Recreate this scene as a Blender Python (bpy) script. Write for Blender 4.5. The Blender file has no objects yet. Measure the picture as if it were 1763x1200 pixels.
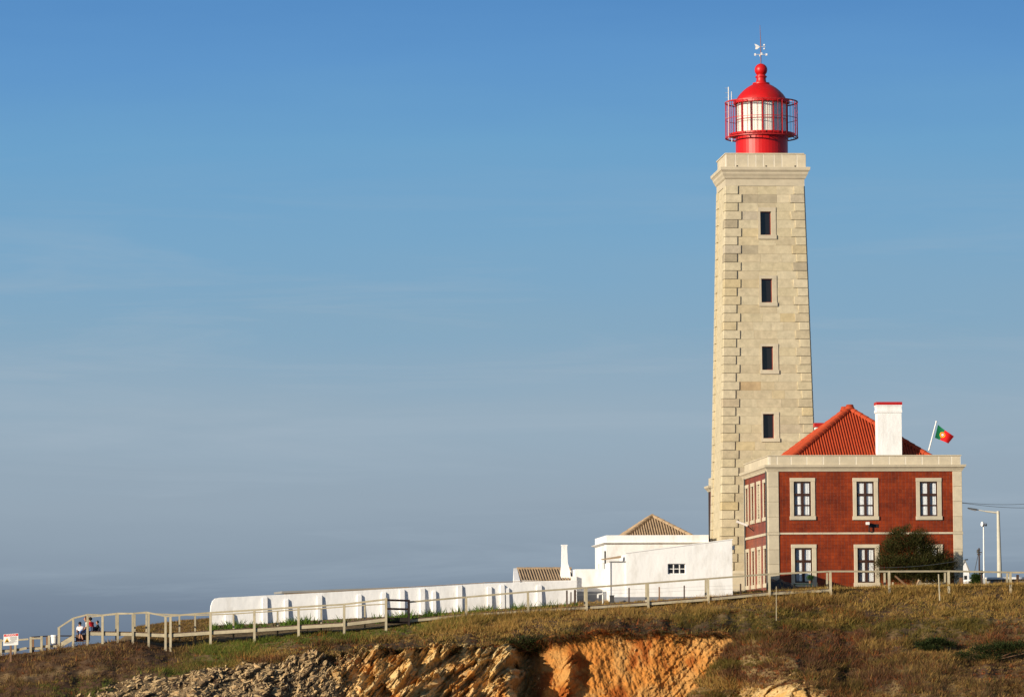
import bpy, bmesh, math, random
import numpy as np
from mathutils import Vector, Matrix

random.seed(7)
rng = np.random.default_rng(11)
R = math.radians
scene = bpy.context.scene
C = scene.collection

# ------------------------------------------------------------------ camera
F, CX, CY = 7000.0, 881.5, 600.0
PITCH, ROLL = math.atan(540 / 7000), 0.006
_r = Vector((1, 0, 0)); FWD = Vector((0, math.cos(PITCH), math.sin(PITCH))); _u = Vector((0, -math.sin(PITCH), math.cos(PITCH)))
RT = _r * math.cos(ROLL) - _u * math.sin(ROLL)
UP = _u * math.cos(ROLL) + _r * math.sin(ROLL)
cam_d = bpy.data.cameras.new('camera')
cam_d.sensor_width = 36; cam_d.lens = 36 * F / 1763; cam_d.clip_start = 1; cam_d.clip_end = 60000
cam = bpy.data.objects.new('camera', cam_d); C.objects.link(cam)
M3 = Matrix((RT, UP, -FWD)).transposed()
cam.matrix_world = M3.to_4x4()
scene.camera = cam

# ------------------------------------------------------------------ light
SUN_AZ, SUN_EL = R(50), R(15)          # azimuth to the left of the line behind the camera
to_sun = Vector((-math.sin(SUN_AZ) * math.cos(SUN_EL), -math.cos(SUN_AZ) * math.cos(SUN_EL), math.sin(SUN_EL)))
sd = bpy.data.lights.new('sun', 'SUN'); sd.energy = 5.0; sd.angle = R(0.5); sd.color = (1.0, 0.88, 0.70)
so = bpy.data.objects.new('sun', sd); C.objects.link(so)
so.rotation_euler = to_sun.to_track_quat('Z', 'Y').to_euler(); so.location = (-60, -40, 80)

EXPOSURE = 0.3
vs = scene.view_settings
vs.view_transform = 'Standard'; vs.look = 'None'; vs.gamma = 1; vs.exposure = EXPOSURE; vs.use_curve_mapping = False

def lin(r, g, b):
    f = lambda c: c / 12.92 if c <= 0.04045 else ((c + 0.055) / 1.055) ** 2.4
    return (f(r / 255), f(g / 255), f(b / 255))

world = bpy.data.worlds.new('World'); scene.world = world; world.use_nodes = True
wn, wl = world.node_tree.nodes, world.node_tree.links
wn.clear()
w_out = wn.new('ShaderNodeOutputWorld'); w_bg = wn.new('ShaderNodeBackground')
w_sky = wn.new('ShaderNodeTexSky'); w_sky.sky_type = 'NISHITA'; w_sky.sun_disc = False
w_sky.sun_elevation = SUN_EL; w_sky.sun_rotation = math.atan2(to_sun.x, to_sun.y) % (2 * math.pi)
w_sky.air_density = 1.0; w_sky.dust_density = 1.0; w_sky.ozone_density = 1.5; w_sky.altitude = 30
w_mul = wn.new('ShaderNodeVectorMath'); w_mul.operation = 'SCALE'; w_mul.inputs['Scale'].default_value = 0.09
wl.new(w_sky.outputs[0], w_mul.inputs[0])
# sea-haze bank low over the horizon: colour by elevation, the same all the way round
w_tc = wn.new('ShaderNodeTexCoord'); w_sep = wn.new('ShaderNodeSeparateXYZ'); wl.new(w_tc.outputs['Generated'], w_sep.inputs[0])
w_map = wn.new('ShaderNodeMapRange'); w_map.inputs['From Min'].default_value = -0.01; w_map.inputs['From Max'].default_value = 0.19
w_map.inputs['To Min'].default_value = 0; w_map.inputs['To Max'].default_value = 1
# faint horizontal streaks of thin cloud
w_mp = wn.new('ShaderNodeMapping'); w_mp.inputs['Scale'].default_value = (9, 9, 60); w_mp.inputs['Rotation'].default_value = (0, R(1.2), 0); wl.new(w_tc.outputs['Generated'], w_mp.inputs[0])
w_nz = wn.new('ShaderNodeTexNoise'); w_nz.inputs['Scale'].default_value = 1.3; w_nz.inputs['Detail'].default_value = 5; w_nz.inputs['Roughness'].default_value = 0.5
wl.new(w_mp.outputs[0], w_nz.inputs['Vector'])
w_nr = wn.new('ShaderNodeMapRange'); w_nr.inputs['From Min'].default_value = 0.3; w_nr.inputs['From Max'].default_value = 0.7
w_nr.inputs['To Min'].default_value = -0.003; w_nr.inputs['To Max'].default_value = 0.003
wl.new(w_nz.outputs['Fac'], w_nr.inputs['Value'])
w_add = wn.new('ShaderNodeMath'); wl.new(w_sep.outputs['Z'], w_add.inputs[0]); wl.new(w_nr.outputs[0], w_add.inputs[1])
wl.new(w_add.outputs[0], w_map.inputs['Value'])
w_ramp = wn.new('ShaderNodeValToRGB'); wl.new(w_map.outputs[0], w_ramp.inputs[0])
SKY = [(1140, (100, 115, 135)), (1060, (117, 132, 150)), (980, (136, 152, 168)), (870, (149, 166, 181)), (720, (151, 173, 190)),
       (560, (134, 169, 194)), (420, (122, 167, 200)), (250, (109, 162, 203)), (100, (96, 150, 202)), (-40, (84, 138, 195)), (-190, (70, 124, 186))]
k = 2 ** (-EXPOSURE)
el = w_ramp.color_ramp.elements
for i, (py, c) in enumerate(SKY):
    z = math.sin(math.atan((1140 - py) / 7000)); p = (z + 0.01) / 0.20
    e = el[i] if i < 2 else el.new(min(p, 1))
    e.position = min(p, 1); l = lin(*c); e.color = (l[0] * k, l[1] * k, l[2] * k, 1)
w_m2 = wn.new('ShaderNodeMapping'); w_m2.inputs['Scale'].default_value = (7, 7, 85); w_m2.inputs['Location'].default_value = (3.1, 1.7, 0.4); wl.new(w_tc.outputs['Generated'], w_m2.inputs[0])
w_n2 = wn.new('ShaderNodeTexNoise'); w_n2.inputs['Scale'].default_value = 1.0; w_n2.inputs['Detail'].default_value = 7; w_n2.inputs['Roughness'].default_value = 0.62; w_n2.inputs['Distortion'].default_value = 0.6
wl.new(w_m2.outputs[0], w_n2.inputs['Vector'])
w_r2 = wn.new('ShaderNodeMapRange'); w_r2.inputs['From Min'].default_value = 0.5; w_r2.inputs['From Max'].default_value = 0.78; w_r2.inputs['To Min'].default_value = 0.0; w_r2.inputs['To Max'].default_value = 0.44
wl.new(w_n2.outputs['Fac'], w_r2.inputs['Value'])
w_r3 = wn.new('ShaderNodeMapRange'); w_r3.inputs['From Min'].default_value = 0.13; w_r3.inputs['From Max'].default_value = 0.085; wl.new(w_sep.outputs['Z'], w_r3.inputs['Value'])
w_x = wn.new('ShaderNodeMath'); w_x.operation = 'MULTIPLY'; wl.new(w_r2.outputs[0], w_x.inputs[0]); wl.new(w_r3.outputs[0], w_x.inputs[1])
w_wisp = wn.new('ShaderNodeMix'); w_wisp.data_type = 'RGBA'; _wc = lin(168, 184, 198); w_wisp.inputs['B'].default_value = (_wc[0] * k, _wc[1] * k, _wc[2] * k, 1)
wl.new(w_x.outputs[0], w_wisp.inputs['Factor']); wl.new(w_ramp.outputs[0], w_wisp.inputs['A'])
w_bl = wn.new('ShaderNodeMapRange'); w_bl.interpolation_type = 'SMOOTHSTEP'
w_bl.inputs['From Min'].default_value = 0.17; w_bl.inputs['From Max'].default_value = 0.45
wl.new(w_sep.outputs['Z'], w_bl.inputs['Value'])
w_mix = wn.new('ShaderNodeMix'); w_mix.data_type = 'RGBA'
wl.new(w_bl.outputs[0], w_mix.inputs['Factor']); wl.new(w_wisp.outputs['Result'], w_mix.inputs['A']); wl.new(w_mul.outputs[0], w_mix.inputs['B'])
wl.new(w_mix.outputs['Result'], w_bg.inputs['Color']); w_bg.inputs['Strength'].default_value = 1.0
wl.new(w_bg.outputs[0], w_out.inputs[0])

# ------------------------------------------------------------------ survey helpers
def P(px, py, Y):
    """the world point at depth Y on the sight line of a photo point (used to survey the site)"""
    d = FWD + RT * ((px - CX) / F) - UP * ((py - CY) / F)
    return d * (Y / d.y)

def Pn(px, py, Y):
    px, py, Y = np.broadcast_arrays(np.asarray(px, float), np.asarray(py, float), np.asarray(Y, float))
    a = (px - CX) / F; b = -(py - CY) / F
    d = [FWD[i] + RT[i] * a + UP[i] * b for i in range(3)]
    t = Y / d[1]
    return d[0] * t, Y.copy(), d[2] * t

class Frame:
    def __init__(s, origin, yaw):
        s.O = Vector(origin); s.yaw = yaw
        s.ex = Vector((math.cos(yaw), math.sin(yaw), 0)); s.ey = Vector((-math.sin(yaw), math.cos(yaw), 0))
    def front(s, px, py, y=0.0):
        d = FWD + RT * ((px - CX) / F) - UP * ((py - CY) / F)
        t = (y + s.O.dot(s.ey)) / d.dot(s.ey); p = d * t - s.O
        return p.dot(s.ex), p.z
    def x(s, px, py=950, y=0.0): return s.front(px, py, y)[0]
    def z(s, px, py, y=0.0): return s.front(px, py, y)[1]
    def side(s, px, py, x=0.0):
        d = FWD + RT * ((px - CX) / F) - UP * ((py - CY) / F)
        t = (x + s.O.dot(s.ex)) / d.dot(s.ex); p = d * t - s.O
        return p.dot(s.ey), p.z

class MB:
    def __init__(s): s.v = []; s.f = []
    def add(s, vs, fs):
        b = len(s.v); s.v += [tuple(p) for p in vs]; s.f += [tuple(b + i for i in f) for f in fs]; return s
    def box(s, x0, x1, y0, y1, z0, z1):
        return s.hexa([(x0, y0, z0), (x1, y0, z0), (x1, y1, z0), (x0, y1, z0)], [(x0, y0, z1), (x1, y0, z1), (x1, y1, z1), (x0, y1, z1)])
    def hexa(s, bot, top):
        return s.add(list(bot) + list(top), [(3, 2, 1, 0), (4, 5, 6, 7), (0, 1, 5, 4), (1, 2, 6, 5), (2, 3, 7, 6), (3, 0, 4, 7)])
    def cbox(s, x0, x1, y0, y1, z0, z1, c):
        """box whose front (y0) and its side edges are chamfered by c"""
        v = []
        for (yy, i) in ((y1, 0), (y0 + c, 0), (y0, c)):
            v += [(x0 + i, yy, z0 + i), (x1 - i, yy, z0 + i), (x1 - i, yy, z1 - i), (x0 + i, yy, z1 - i)]
        f = [(0, 1, 2, 3), (11, 10, 9, 8)]
        for a in (0, 4):
            for i in range(4):
                j = (i + 1) % 4; f.append((a + j, a + i, a + 4 + i, a + 4 + j))
        f = [tuple(reversed(q)) for q in f]
        return s.add(v, f)
    def bar(s, p0, p1, w, h, upv=(0, 0, 1)):
        p0, p1 = Vector(p0), Vector(p1); d = (p1 - p0).normalized(); u = Vector(upv)
        if abs(d.dot(u)) > 0.95: u = Vector((0, 1, 0))
        a = d.cross(u).normalized(); b = a.cross(d).normalized()
        q = lambda p: [p - a * w / 2 - b * h / 2, p + a * w / 2 - b * h / 2, p + a * w / 2 + b * h / 2, p - a * w / 2 + b * h / 2]
        return s.add(q(p0) + q(p1), [(0, 1, 2, 3), (7, 6, 5, 4), (0, 4, 5, 1), (1, 5, 6, 2), (2, 6, 7, 3), (3, 7, 4, 0)])
    def cyl(s, p0, p1, r0, r1=None, n=8):
        r1 = r0 if r1 is None else r1
        p0, p1 = Vector(p0), Vector(p1); d = (p1 - p0).normalized()
        u = Vector((0, 0, 1)) if abs(d.z) < 0.9 else Vector((1, 0, 0))
        a = d.cross(u).normalized(); b = d.cross(a)
        v = []
        for p, r in ((p0, r0), (p1, r1)):
            for i in range(n):
                t = 2 * math.pi * i / n; v.append(p + a * (r * math.cos(t)) + b * (r * math.sin(t)))
        f = [(i, (i + 1) % n, n + (i + 1) % n, n + i) for i in range(n)] + [tuple(reversed(range(n))), tuple(range(n, 2 * n))]
        return s.add(v, f)
    def lathe(s, prof, n=32, c=(0, 0), caps=True):
        v = []
        for r, z in prof:
            for i in range(n):
                t = 2 * math.pi * i / n; v.append((c[0] + r * math.cos(t), c[1] + r * math.sin(t), z))
        f = []
        for k in range(len(prof) - 1):
            for i in range(n):
                j = (i + 1) % n; f.append((k * n + i, k * n + j, (k + 1) * n + j, (k + 1) * n + i))
        if caps: f.append(tuple(reversed(range(n)))); f.append(tuple((len(prof) - 1) * n + i for i in range(n)))
        return s.add(v, f)
    def prism(s, poly, y0, y1):
        n = len(poly); v = [(x, y0, z) for x, z in poly] + [(x, y1, z) for x, z in poly]
        f = [tuple(range(n)), tuple(reversed(range(n, 2 * n)))] + [(i, n + i, n + (i + 1) % n, (i + 1) % n) for i in range(n)]
        return s.add(v, f)
    def loft(s, prof, hx, hy, c=(0, 0)):
        """rectangular rings: prof = [(outset, z)]"""
        v = []
        for o, z in prof:
            v += [(c[0] - hx - o, c[1] - hy - o, z), (c[0] + hx + o, c[1] - hy - o, z), (c[0] + hx + o, c[1] + hy + o, z), (c[0] - hx - o, c[1] + hy + o, z)]
        f = []
        for k in range(len(prof) - 1):
            for i in range(4):
                j = (i + 1) % 4; f.append((4 * k + i, 4 * k + j, 4 * k + 4 + j, 4 * k + 4 + i))
        m = 4 * (len(prof) - 1)
        f += [(3, 2, 1, 0), (m, m + 1, m + 2, m + 3)]
        return s.add(v, f)
    def shift(s, d):
        s.v = [(p[0] + d[0], p[1] + d[1], p[2] + d[2]) for p in s.v]; return s
    def mesh(s, name):
        m = bpy.data.meshes.new(name); m.from_pydata(s.v, [], s.f); m.update(); return m

def tag(o, label=None, cat=None, group=None, kind=None):
    if label: o['label'] = label
    if cat: o['category'] = cat
    if group: o['group'] = group
    if kind: o['kind'] = kind
    return o
def link(name, me, mat, parent=None, smooth=False):
    o = bpy.data.objects.new(name, me); C.objects.link(o)
    if mat is not None and len(me.materials) == 0: me.materials.append(mat)
    if parent is not None: o.parent = parent
    if smooth:
        me.shade_smooth(); me.set_sharp_from_angle(angle=R(38))
    return o
def obj(name, mb, mat, parent=None, smooth=False, kind=None):
    o = link(name, mb.mesh(name), mat, parent, smooth)
    if kind: o['kind'] = kind
    return o
def thing(name, label, cat, loc=(0, 0, 0), yaw=0.0, group=None):
    o = bpy.data.objects.new(name, None); C.objects.link(o); o.empty_display_size = 0.2
    o.location = loc; o.rotation_euler = (0, 0, yaw)
    return tag(o, label, cat, group)
def copy_tree(o, parent=None):
    c = o.copy(); C.objects.link(c); c.parent = parent
    for ch in list(o.children): copy_tree(ch, c)
    return c

# ------------------------------------------------------------------ noise
_perm = np.random.default_rng(5).permutation(4096)
_pf = np.random.default_rng(6).random(4096)
def _h(ix, iy, s=0): return _perm[(_perm[(ix + s * 131) & 4095] + iy) & 4095]
def vnoise(x, y, s=0):
    x = np.asarray(x, float); y = np.asarray(y, float)
    ix = np.floor(x).astype(int); iy = np.floor(y).astype(int); fx = x - ix; fy = y - iy
    fx = fx * fx * (3 - 2 * fx); fy = fy * fy * (3 - 2 * fy)
    g = lambda a, b: _pf[_h(a, b, s)]
    return (g(ix, iy) * (1 - fx) + g(ix + 1, iy) * fx) * (1 - fy) + (g(ix, iy + 1) * (1 - fx) + g(ix + 1, iy + 1) * fx) * fy
def fbm(x, y, o=4, s=0):
    a, t, n = 0.5, 0, 0
    for i in range(o):
        t = t + a * vnoise(x * 2 ** i, y * 2 ** i, s + i); n += a; a *= 0.5
    return t / n
def blocks(x, y, s=0, tilt=0.6):
    """angular blocks: every cell gets its own height and tilt"""
    ix = np.floor(x).astype(int); iy = np.floor(y).astype(int)
    best = np.full(np.shape(x), 9e9); val = np.zeros(np.shape(x))
    for dx in (-1, 0, 1):
        for dy in (-1, 0, 1):
            cx, cy = ix + dx, iy + dy
            px = cx + _pf[_h(cx, cy, s)]; py = cy + _pf[_h(cx, cy, s + 1)]
            d = (x - px) ** 2 + (y - py) ** 2
            h = _pf[_h(cx, cy, s + 2)] + tilt * ((_pf[_h(cx, cy, s + 3)] - .5) * (x - px) + (_pf[_h(cx, cy, s + 4)] - .5) * (y - py))
            m = d < best; best = np.where(m, d, best); val = np.where(m, h, val)
    return val
def sstep(a, b, x):
    t = np.clip((x - a) / (b - a), 0, 1); return t * t * (3 - 2 * t)

# ------------------------------------------------------------------ materials
def nodes_of(name):
    m = bpy.data.materials.new(name); m.use_nodes = True
    nt = m.node_tree; b = nt.nodes['Principled BSDF']
    return m, nt.nodes, nt.links, b
def mat(name, col, rough=0.7, var=0.12, scale=3.0, bump=0.0, bscale=20.0, spec=0.3, metal=0.0, objvar=0.0, stain=None, stain_amt=0.0, stain_scale=1.2, coords='Object', stretch=(1, 1, 1), bdist=0.02):
    m, N, L, b = nodes_of(name)
    b.inputs['Roughness'].default_value = rough; b.inputs['Specular IOR Level'].default_value = spec; b.inputs['Metallic'].default_value = metal
    tc = N.new('ShaderNodeTexCoord'); mp = N.new('ShaderNodeMapping'); mp.inputs['Scale'].default_value = stretch
    L.new(tc.outputs[coords], mp.inputs[0])
    oi = N.new('ShaderNodeObjectInfo')
    off = N.new('ShaderNodeVectorMath'); off.operation = 'ADD'
    sc = N.new('ShaderNodeMath'); sc.operation = 'MULTIPLY'; sc.inputs[1].default_value = 57.0
    L.new(oi.outputs['Random'], sc.inputs[0]); L.new(mp.outputs[0], off.inputs[0]); L.new(sc.outputs[0], off.inputs[1])
    nz = N.new('ShaderNodeTexNoise'); nz.inputs['Scale'].default_value = scale; nz.inputs['Detail'].default_value = 6; nz.inputs['Roughness'].default_value = 0.62
    L.new(off.outputs[0], nz.inputs['Vector'])
    r = N.new('ShaderNodeMapRange'); r.inputs['From Min'].default_value = 0.25; r.inputs['From Max'].default_value = 0.75
    r.inputs['To Min'].default_value = 1 - var; r.inputs['To Max'].default_value = 1 + var
    L.new(nz.outputs['Fac'], r.inputs['Value'])
    val = r.outputs[0]
    if objvar:
        rr = N.new('ShaderNodeMapRange'); rr.inputs['To Min'].default_value = 1 - objvar; rr.inputs['To Max'].default_value = 1 + objvar
        L.new(oi.outputs['Random'], rr.inputs['Value'])
        mm = N.new('ShaderNodeMath'); mm.operation = 'MULTIPLY'; L.new(val, mm.inputs[0]); L.new(rr.outputs[0], mm.inputs[1]); val = mm.outputs[0]
    v = N.new('ShaderNodeVectorMath'); v.operation = 'SCALE'; v.inputs[0].default_value = col; L.new(val, v.inputs['Scale'])
    out = v.outputs[0]
    if stain:
        n2 = N.new('ShaderNodeTexNoise'); n2.inputs['Scale'].default_value = stain_scale; n2.inputs['Detail'].default_value = 7; n2.inputs['Roughness'].default_value = 0.65
        L.new(off.outputs[0], n2.inputs['Vector'])
        r2 = N.new('ShaderNodeMapRange'); r2.inputs['From Min'].default_value = 0.52; r2.inputs['From Max'].default_value = 0.72; r2.inputs['To Max'].default_value = stain_amt
        L.new(n2.outputs['Fac'], r2.inputs['Value'])
        mx = N.new('ShaderNodeMix'); mx.data_type = 'RGBA'; L.new(r2.outputs[0], mx.inputs['Factor']); L.new(out, mx.inputs['A']); mx.inputs['B'].default_value = (*stain, 1)
        out = mx.outputs['Result']
    L.new(out, b.inputs['Base Color'])
    if bump:
        n3 = N.new('ShaderNodeTexNoise'); n3.inputs['Scale'].default_value = bscale; n3.inputs['Detail'].default_value = 5
        L.new(off.outputs[0], n3.inputs['Vector'])
        bp = N.new('ShaderNodeBump'); bp.inputs['Strength'].default_value = bump; bp.inputs['Distance'].default_value = bdist
        L.new(n3.outputs['Fac'], bp.inputs['Height']); L.new(bp.outputs[0], b.inputs['Normal'])
    return m
def mat_attr(name, rough=0.9, var=0.3, scale=6.0, bump=0.5, bscale=14.0, spec=0.1, transl=0.0):
    m, N, L, b = nodes_of(name)
    b.inputs['Roughness'].default_value = rough; b.inputs['Specular IOR Level'].default_value = spec
    at = N.new('ShaderNodeAttribute'); at.attribute_name = 'Col'
    tc = N.new('ShaderNodeTexCoord'); nz = N.new('ShaderNodeTexNoise'); nz.inputs['Scale'].default_value = scale; nz.inputs['Detail'].default_value = 8; nz.inputs['Roughness'].default_value = 0.7
    L.new(tc.outputs['Object'], nz.inputs['Vector'])
    r = N.new('ShaderNodeMapRange'); r.inputs['From Min'].default_value = 0.25; r.inputs['From Max'].default_value = 0.75; r.inputs['To Min'].default_value = 1 - var; r.inputs['To Max'].default_value = 1 + var
    L.new(nz.outputs['Fac'], r.inputs['Value'])
    v = N.new('ShaderNodeVectorMath'); v.operation = 'SCALE'; L.new(at.outputs['Color'], v.inputs[0]); L.new(r.outputs[0], v.inputs['Scale'])
    L.new(v.outputs[0], b.inputs['Base Color'])
    if bump:
        n3 = N.new('ShaderNodeTexNoise'); n3.inputs['Scale'].default_value = bscale; n3.inputs['Detail'].default_value = 6; n3.inputs['Roughness'].default_value = 0.65
        L.new(tc.outputs['Object'], n3.inputs['Vector'])
        bp = N.new('ShaderNodeBump'); bp.inputs['Strength'].default_value = bump; bp.inputs['Distance'].default_value = 0.06
        L.new(n3.outputs['Fac'], bp.inputs['Height']); L.new(bp.outputs[0], b.inputs['Normal'])
    if transl:
        t = N.new('ShaderNodeBsdfTranslucent'); L.new(v.outputs[0], t.inputs['Color'])
        mx = N.new('ShaderNodeMixShader'); mx.inputs[0].default_value = transl
        o = [n for n in N if n.type == 'OUTPUT_MATERIAL'][0]
        L.new(b.outputs[0], mx.inputs[1]); L.new(t.outputs[0], mx.inputs[2]); L.new(mx.outputs[0], o.inputs[0])
    return m
def mat_stone(name, cols, rough=0.85):
    """limestone block: each block its own tone between warm and grey, mottled, with lichen-grey weathering on some"""
    m, N, L, b = nodes_of(name)
    b.inputs['Roughness'].default_value = rough; b.inputs['Specular IOR Level'].default_value = 0.2
    oi = N.new('ShaderNodeObjectInfo'); tc = N.new('ShaderNodeTexCoord')
    rp = N.new('ShaderNodeValToRGB'); e = rp.color_ramp.elements
    for i, (p, c) in enumerate(cols):
        q = e[i] if i < 2 else e.new(p)
        q.position = p; q.color = (*c, 1)
    L.new(oi.outputs['Random'], rp.inputs[0])
    sc = N.new('ShaderNodeMath'); sc.operation = 'MULTIPLY'; sc.inputs[1].default_value = 91.0; L.new(oi.outputs['Random'], sc.inputs[0])
    ad = N.new('ShaderNodeVectorMath'); ad.operation = 'ADD'; L.new(tc.outputs['Object'], ad.inputs[0]); L.new(sc.outputs[0], ad.inputs[1])
    nz = N.new('ShaderNodeTexNoise'); nz.inputs['Scale'].default_value = 2.6; nz.inputs['Detail'].default_value = 8; nz.inputs['Roughness'].default_value = 0.7; L.new(ad.outputs[0], nz.inputs['Vector'])
    r = N.new('ShaderNodeMapRange'); r.inputs['From Min'].default_value = 0.28; r.inputs['From Max'].default_value = 0.72; r.inputs['To Min'].default_value = 0.76; r.inputs['To Max'].default_value = 1.18; L.new(nz.outputs['Fac'], r.inputs['Value'])
    v = N.new('ShaderNodeVectorMath'); v.operation = 'SCALE'; L.new(rp.outputs[0], v.inputs[0]); L.new(r.outputs[0], v.inputs['Scale'])
    n2 = N.new('ShaderNodeTexNoise'); n2.inputs['Scale'].default_value = 0.9; n2.inputs['Detail'].default_value = 6; L.new(tc.outputs['Object'], n2.inputs['Vector'])
    r2 = N.new('ShaderNodeMapRange'); r2.inputs['From Min'].default_value = 0.56; r2.inputs['From Max'].default_value = 0.78; r2.inputs['To Max'].default_value = 0.45; L.new(n2.outputs['Fac'], r2.inputs['Value'])
    mx = N.new('ShaderNodeMix'); mx.data_type = 'RGBA'; L.new(r2.outputs[0], mx.inputs['Factor']); L.new(v.outputs[0], mx.inputs['A']); mx.inputs['B'].default_value = (0.36, 0.31, 0.21, 1)
    L.new(mx.outputs['Result'], b.inputs['Base Color'])
    n3 = N.new('ShaderNodeTexNoise'); n3.inputs['Scale'].default_value = 18; n3.inputs['Detail'].default_value = 5; L.new(ad.outputs[0], n3.inputs['Vector'])
    bp = N.new('ShaderNodeBump'); bp.inputs['Strength'].default_value = 0.5; bp.inputs['Distance'].default_value = 0.015; L.new(n3.outputs['Fac'], bp.inputs['Height']); L.new(bp.outputs[0], b.inputs['Normal'])
    return m
def mat_tiles(name, cols, tw=0.2):
    """glazed red wall tiles, each about 20 cm, joints and tone from a brick grid"""
    m, N, L, b = nodes_of(name)
    b.inputs['Roughness'].default_value = 0.45; b.inputs['Specular IOR Level'].default_value = 0.32
    tc = N.new('ShaderNodeTexCoord'); sp = N.new('ShaderNodeSeparateXYZ'); L.new(tc.outputs['Object'], sp.inputs[0])
    cb = N.new('ShaderNodeCombineXYZ'); ad = N.new('ShaderNodeMath'); L.new(sp.outputs['X'], ad.inputs[0]); L.new(sp.outputs['Y'], ad.inputs[1])
    L.new(ad.outputs[0], cb.inputs['X']); L.new(sp.outputs['Z'], cb.inputs['Y'])
    br = N.new('ShaderNodeTexBrick'); br.offset = 0.0; br.inputs['Scale'].default_value = 1.0; br.inputs['Brick Width'].default_value = tw; br.inputs['Row Height'].default_value = tw
    br.inputs['Mortar Size'].default_value = 0.006; br.inputs['Color1'].default_value = (*cols[0], 1); br.inputs['Color2'].default_value = (*cols[1], 1); br.inputs['Mortar'].default_value = (*cols[2], 1)
    L.new(cb.outputs[0], br.inputs['Vector'])
    nz = N.new('ShaderNodeTexNoise'); nz.inputs['Scale'].default_value = 0.9; nz.inputs['Detail'].default_value = 9; nz.inputs['Roughness'].default_value = 0.7; L.new(tc.outputs['Object'], nz.inputs['Vector'])
    r = N.new('ShaderNodeMapRange'); r.inputs['From Min'].default_value = 0.3; r.inputs['From Max'].default_value = 0.7; r.inputs['To Min'].default_value = 0.45; r.inputs['To Max'].default_value = 1.42; L.new(nz.outputs['Fac'], r.inputs['Value'])
    v = N.new('ShaderNodeVectorMath'); v.operation = 'SCALE'; L.new(br.outputs['Color'], v.inputs[0]); L.new(r.outputs[0], v.inputs['Scale'])
    L.new(v.outputs[0], b.inputs['Base Color'])
    bp = N.new('ShaderNodeBump'); bp.inputs['Strength'].default_value = 0.5; bp.inputs['Distance'].default_value = 0.01; bp.invert = True
    L.new(br.outputs['Fac'], bp.inputs['Height']); L.new(bp.outputs[0], b.inputs['Normal'])
    return m
def mat_glass(name):
    m, N, L, b = nodes_of(name)
    o = [n for n in N if n.type == 'OUTPUT_MATERIAL'][0]
    t = N.new('ShaderNodeBsdfTransparent'); t.inputs['Color'].default_value = (0.97, 0.98, 0.98, 1)
    g = N.new('ShaderNodeBsdfGlossy'); g.inputs['Roughness'].default_value = 0.03
    ge = N.new('ShaderNodeNewGeometry'); dt = N.new('ShaderNodeVectorMath'); dt.operation = 'DOT_PRODUCT'; L.new(ge.outputs['Incoming'], dt.inputs[0]); L.new(ge.outputs['Normal'], dt.inputs[1])
    ab = N.new('ShaderNodeMath'); ab.operation = 'ABSOLUTE'; L.new(dt.outputs['Value'], ab.inputs[0])
    om = N.new('ShaderNodeMath'); om.operation = 'SUBTRACT'; om.inputs[0].default_value = 1.0; om.use_clamp = True; L.new(ab.outputs[0], om.inputs[1])
    pw_ = N.new('ShaderNodeMath'); pw_.operation = 'POWER'; pw_.inputs[1].default_value = 5.0; L.new(om.outputs[0], pw_.inputs[0])
    fr = N.new('ShaderNodeMath'); fr.operation = 'MULTIPLY_ADD'; fr.inputs[1].default_value = 0.93; fr.inputs[2].default_value = 0.05; L.new(pw_.outputs[0], fr.inputs[0])
    mx = N.new('ShaderNodeMixShader'); L.new(fr.outputs[0], mx.inputs[0]); L.new(t.outputs[0], mx.inputs[1]); L.new(g.outputs[0], mx.inputs[2]); L.new(mx.outputs[0], o.inputs[0])
    return m

WARM = [(0.0, (0.46, 0.39, 0.26)), (0.15, (0.52, 0.44, 0.295)), (0.4, (0.54, 0.47, 0.325)), (0.6, (0.52, 0.445, 0.29)), (0.8, (0.56, 0.485, 0.34)), (0.92, (0.52, 0.42, 0.24)), (0.97, (0.46, 0.40, 0.30)), (1.0, (0.48, 0.385, 0.24))]
M = {}
M['stone'] = mat_stone('limestone_block', WARM)
M['stone_dark'] = mat_stone('weathered_limestone_block', [(0.0, (0.36, 0.305, 0.21)), (1.0, (0.41, 0.35, 0.245))])
M['stone_brown'] = mat_stone('brown_limestone_block', [(0.0, (0.43, 0.31, 0.18)), (1.0, (0.46, 0.34, 0.19))])
M['trim'] = mat('dressed_stone_trim', (0.53, 0.46, 0.335), 0.8, 0.12, 2.0, 0.3, 20, objvar=0.07, stain=(0.36, 0.32, 0.24), stain_amt=0.4)
M['core'] = mat('mortar', (0.66, 0.60, 0.49), 0.9, 0.1)
M['red_paint'] = mat('red_gloss_paint', (0.50, 0.007, 0.007), 0.42, 0.14, 1.5, 0.12, 6, spec=0.4, stain=(0.33, 0.022, 0.014), stain_amt=0.6, stretch=(1, 1, .4))
M['red_metal'] = mat('red_painted_metal', (0.42, 0.015, 0.014), 0.45, 0.1, 5.0, spec=0.4)
M['red_tile'] = mat_tiles('red_glazed_wall_tile', [(0.245, 0.035, 0.004), (0.19, 0.024, 0.003), (0.12, 0.016, 0.005)])
M['roof_red'] = mat('orange_red_roof_tile', (0.40, 0.052, 0.014), 0.75, 0.2, 4.0, 0.3, 15, stain=(0.32, 0.06, 0.02), stain_amt=0.5)
M['roof_tan'] = mat('weathered_tan_roof_tile', (0.36, 0.255, 0.155), 0.85, 0.28, 4.0, 0.3, 15, stain=(0.16, 0.13, 0.10), stain_amt=0.7)
M['white'] = mat('white_limewash', (0.80, 0.79, 0.775), 0.85, 0.07, 1.6, 0.5, 5, stain=(0.54, 0.51, 0.46), stain_amt=0.7, stain_scale=0.9, stretch=(1, 1, .45), bdist=.03)
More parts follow.
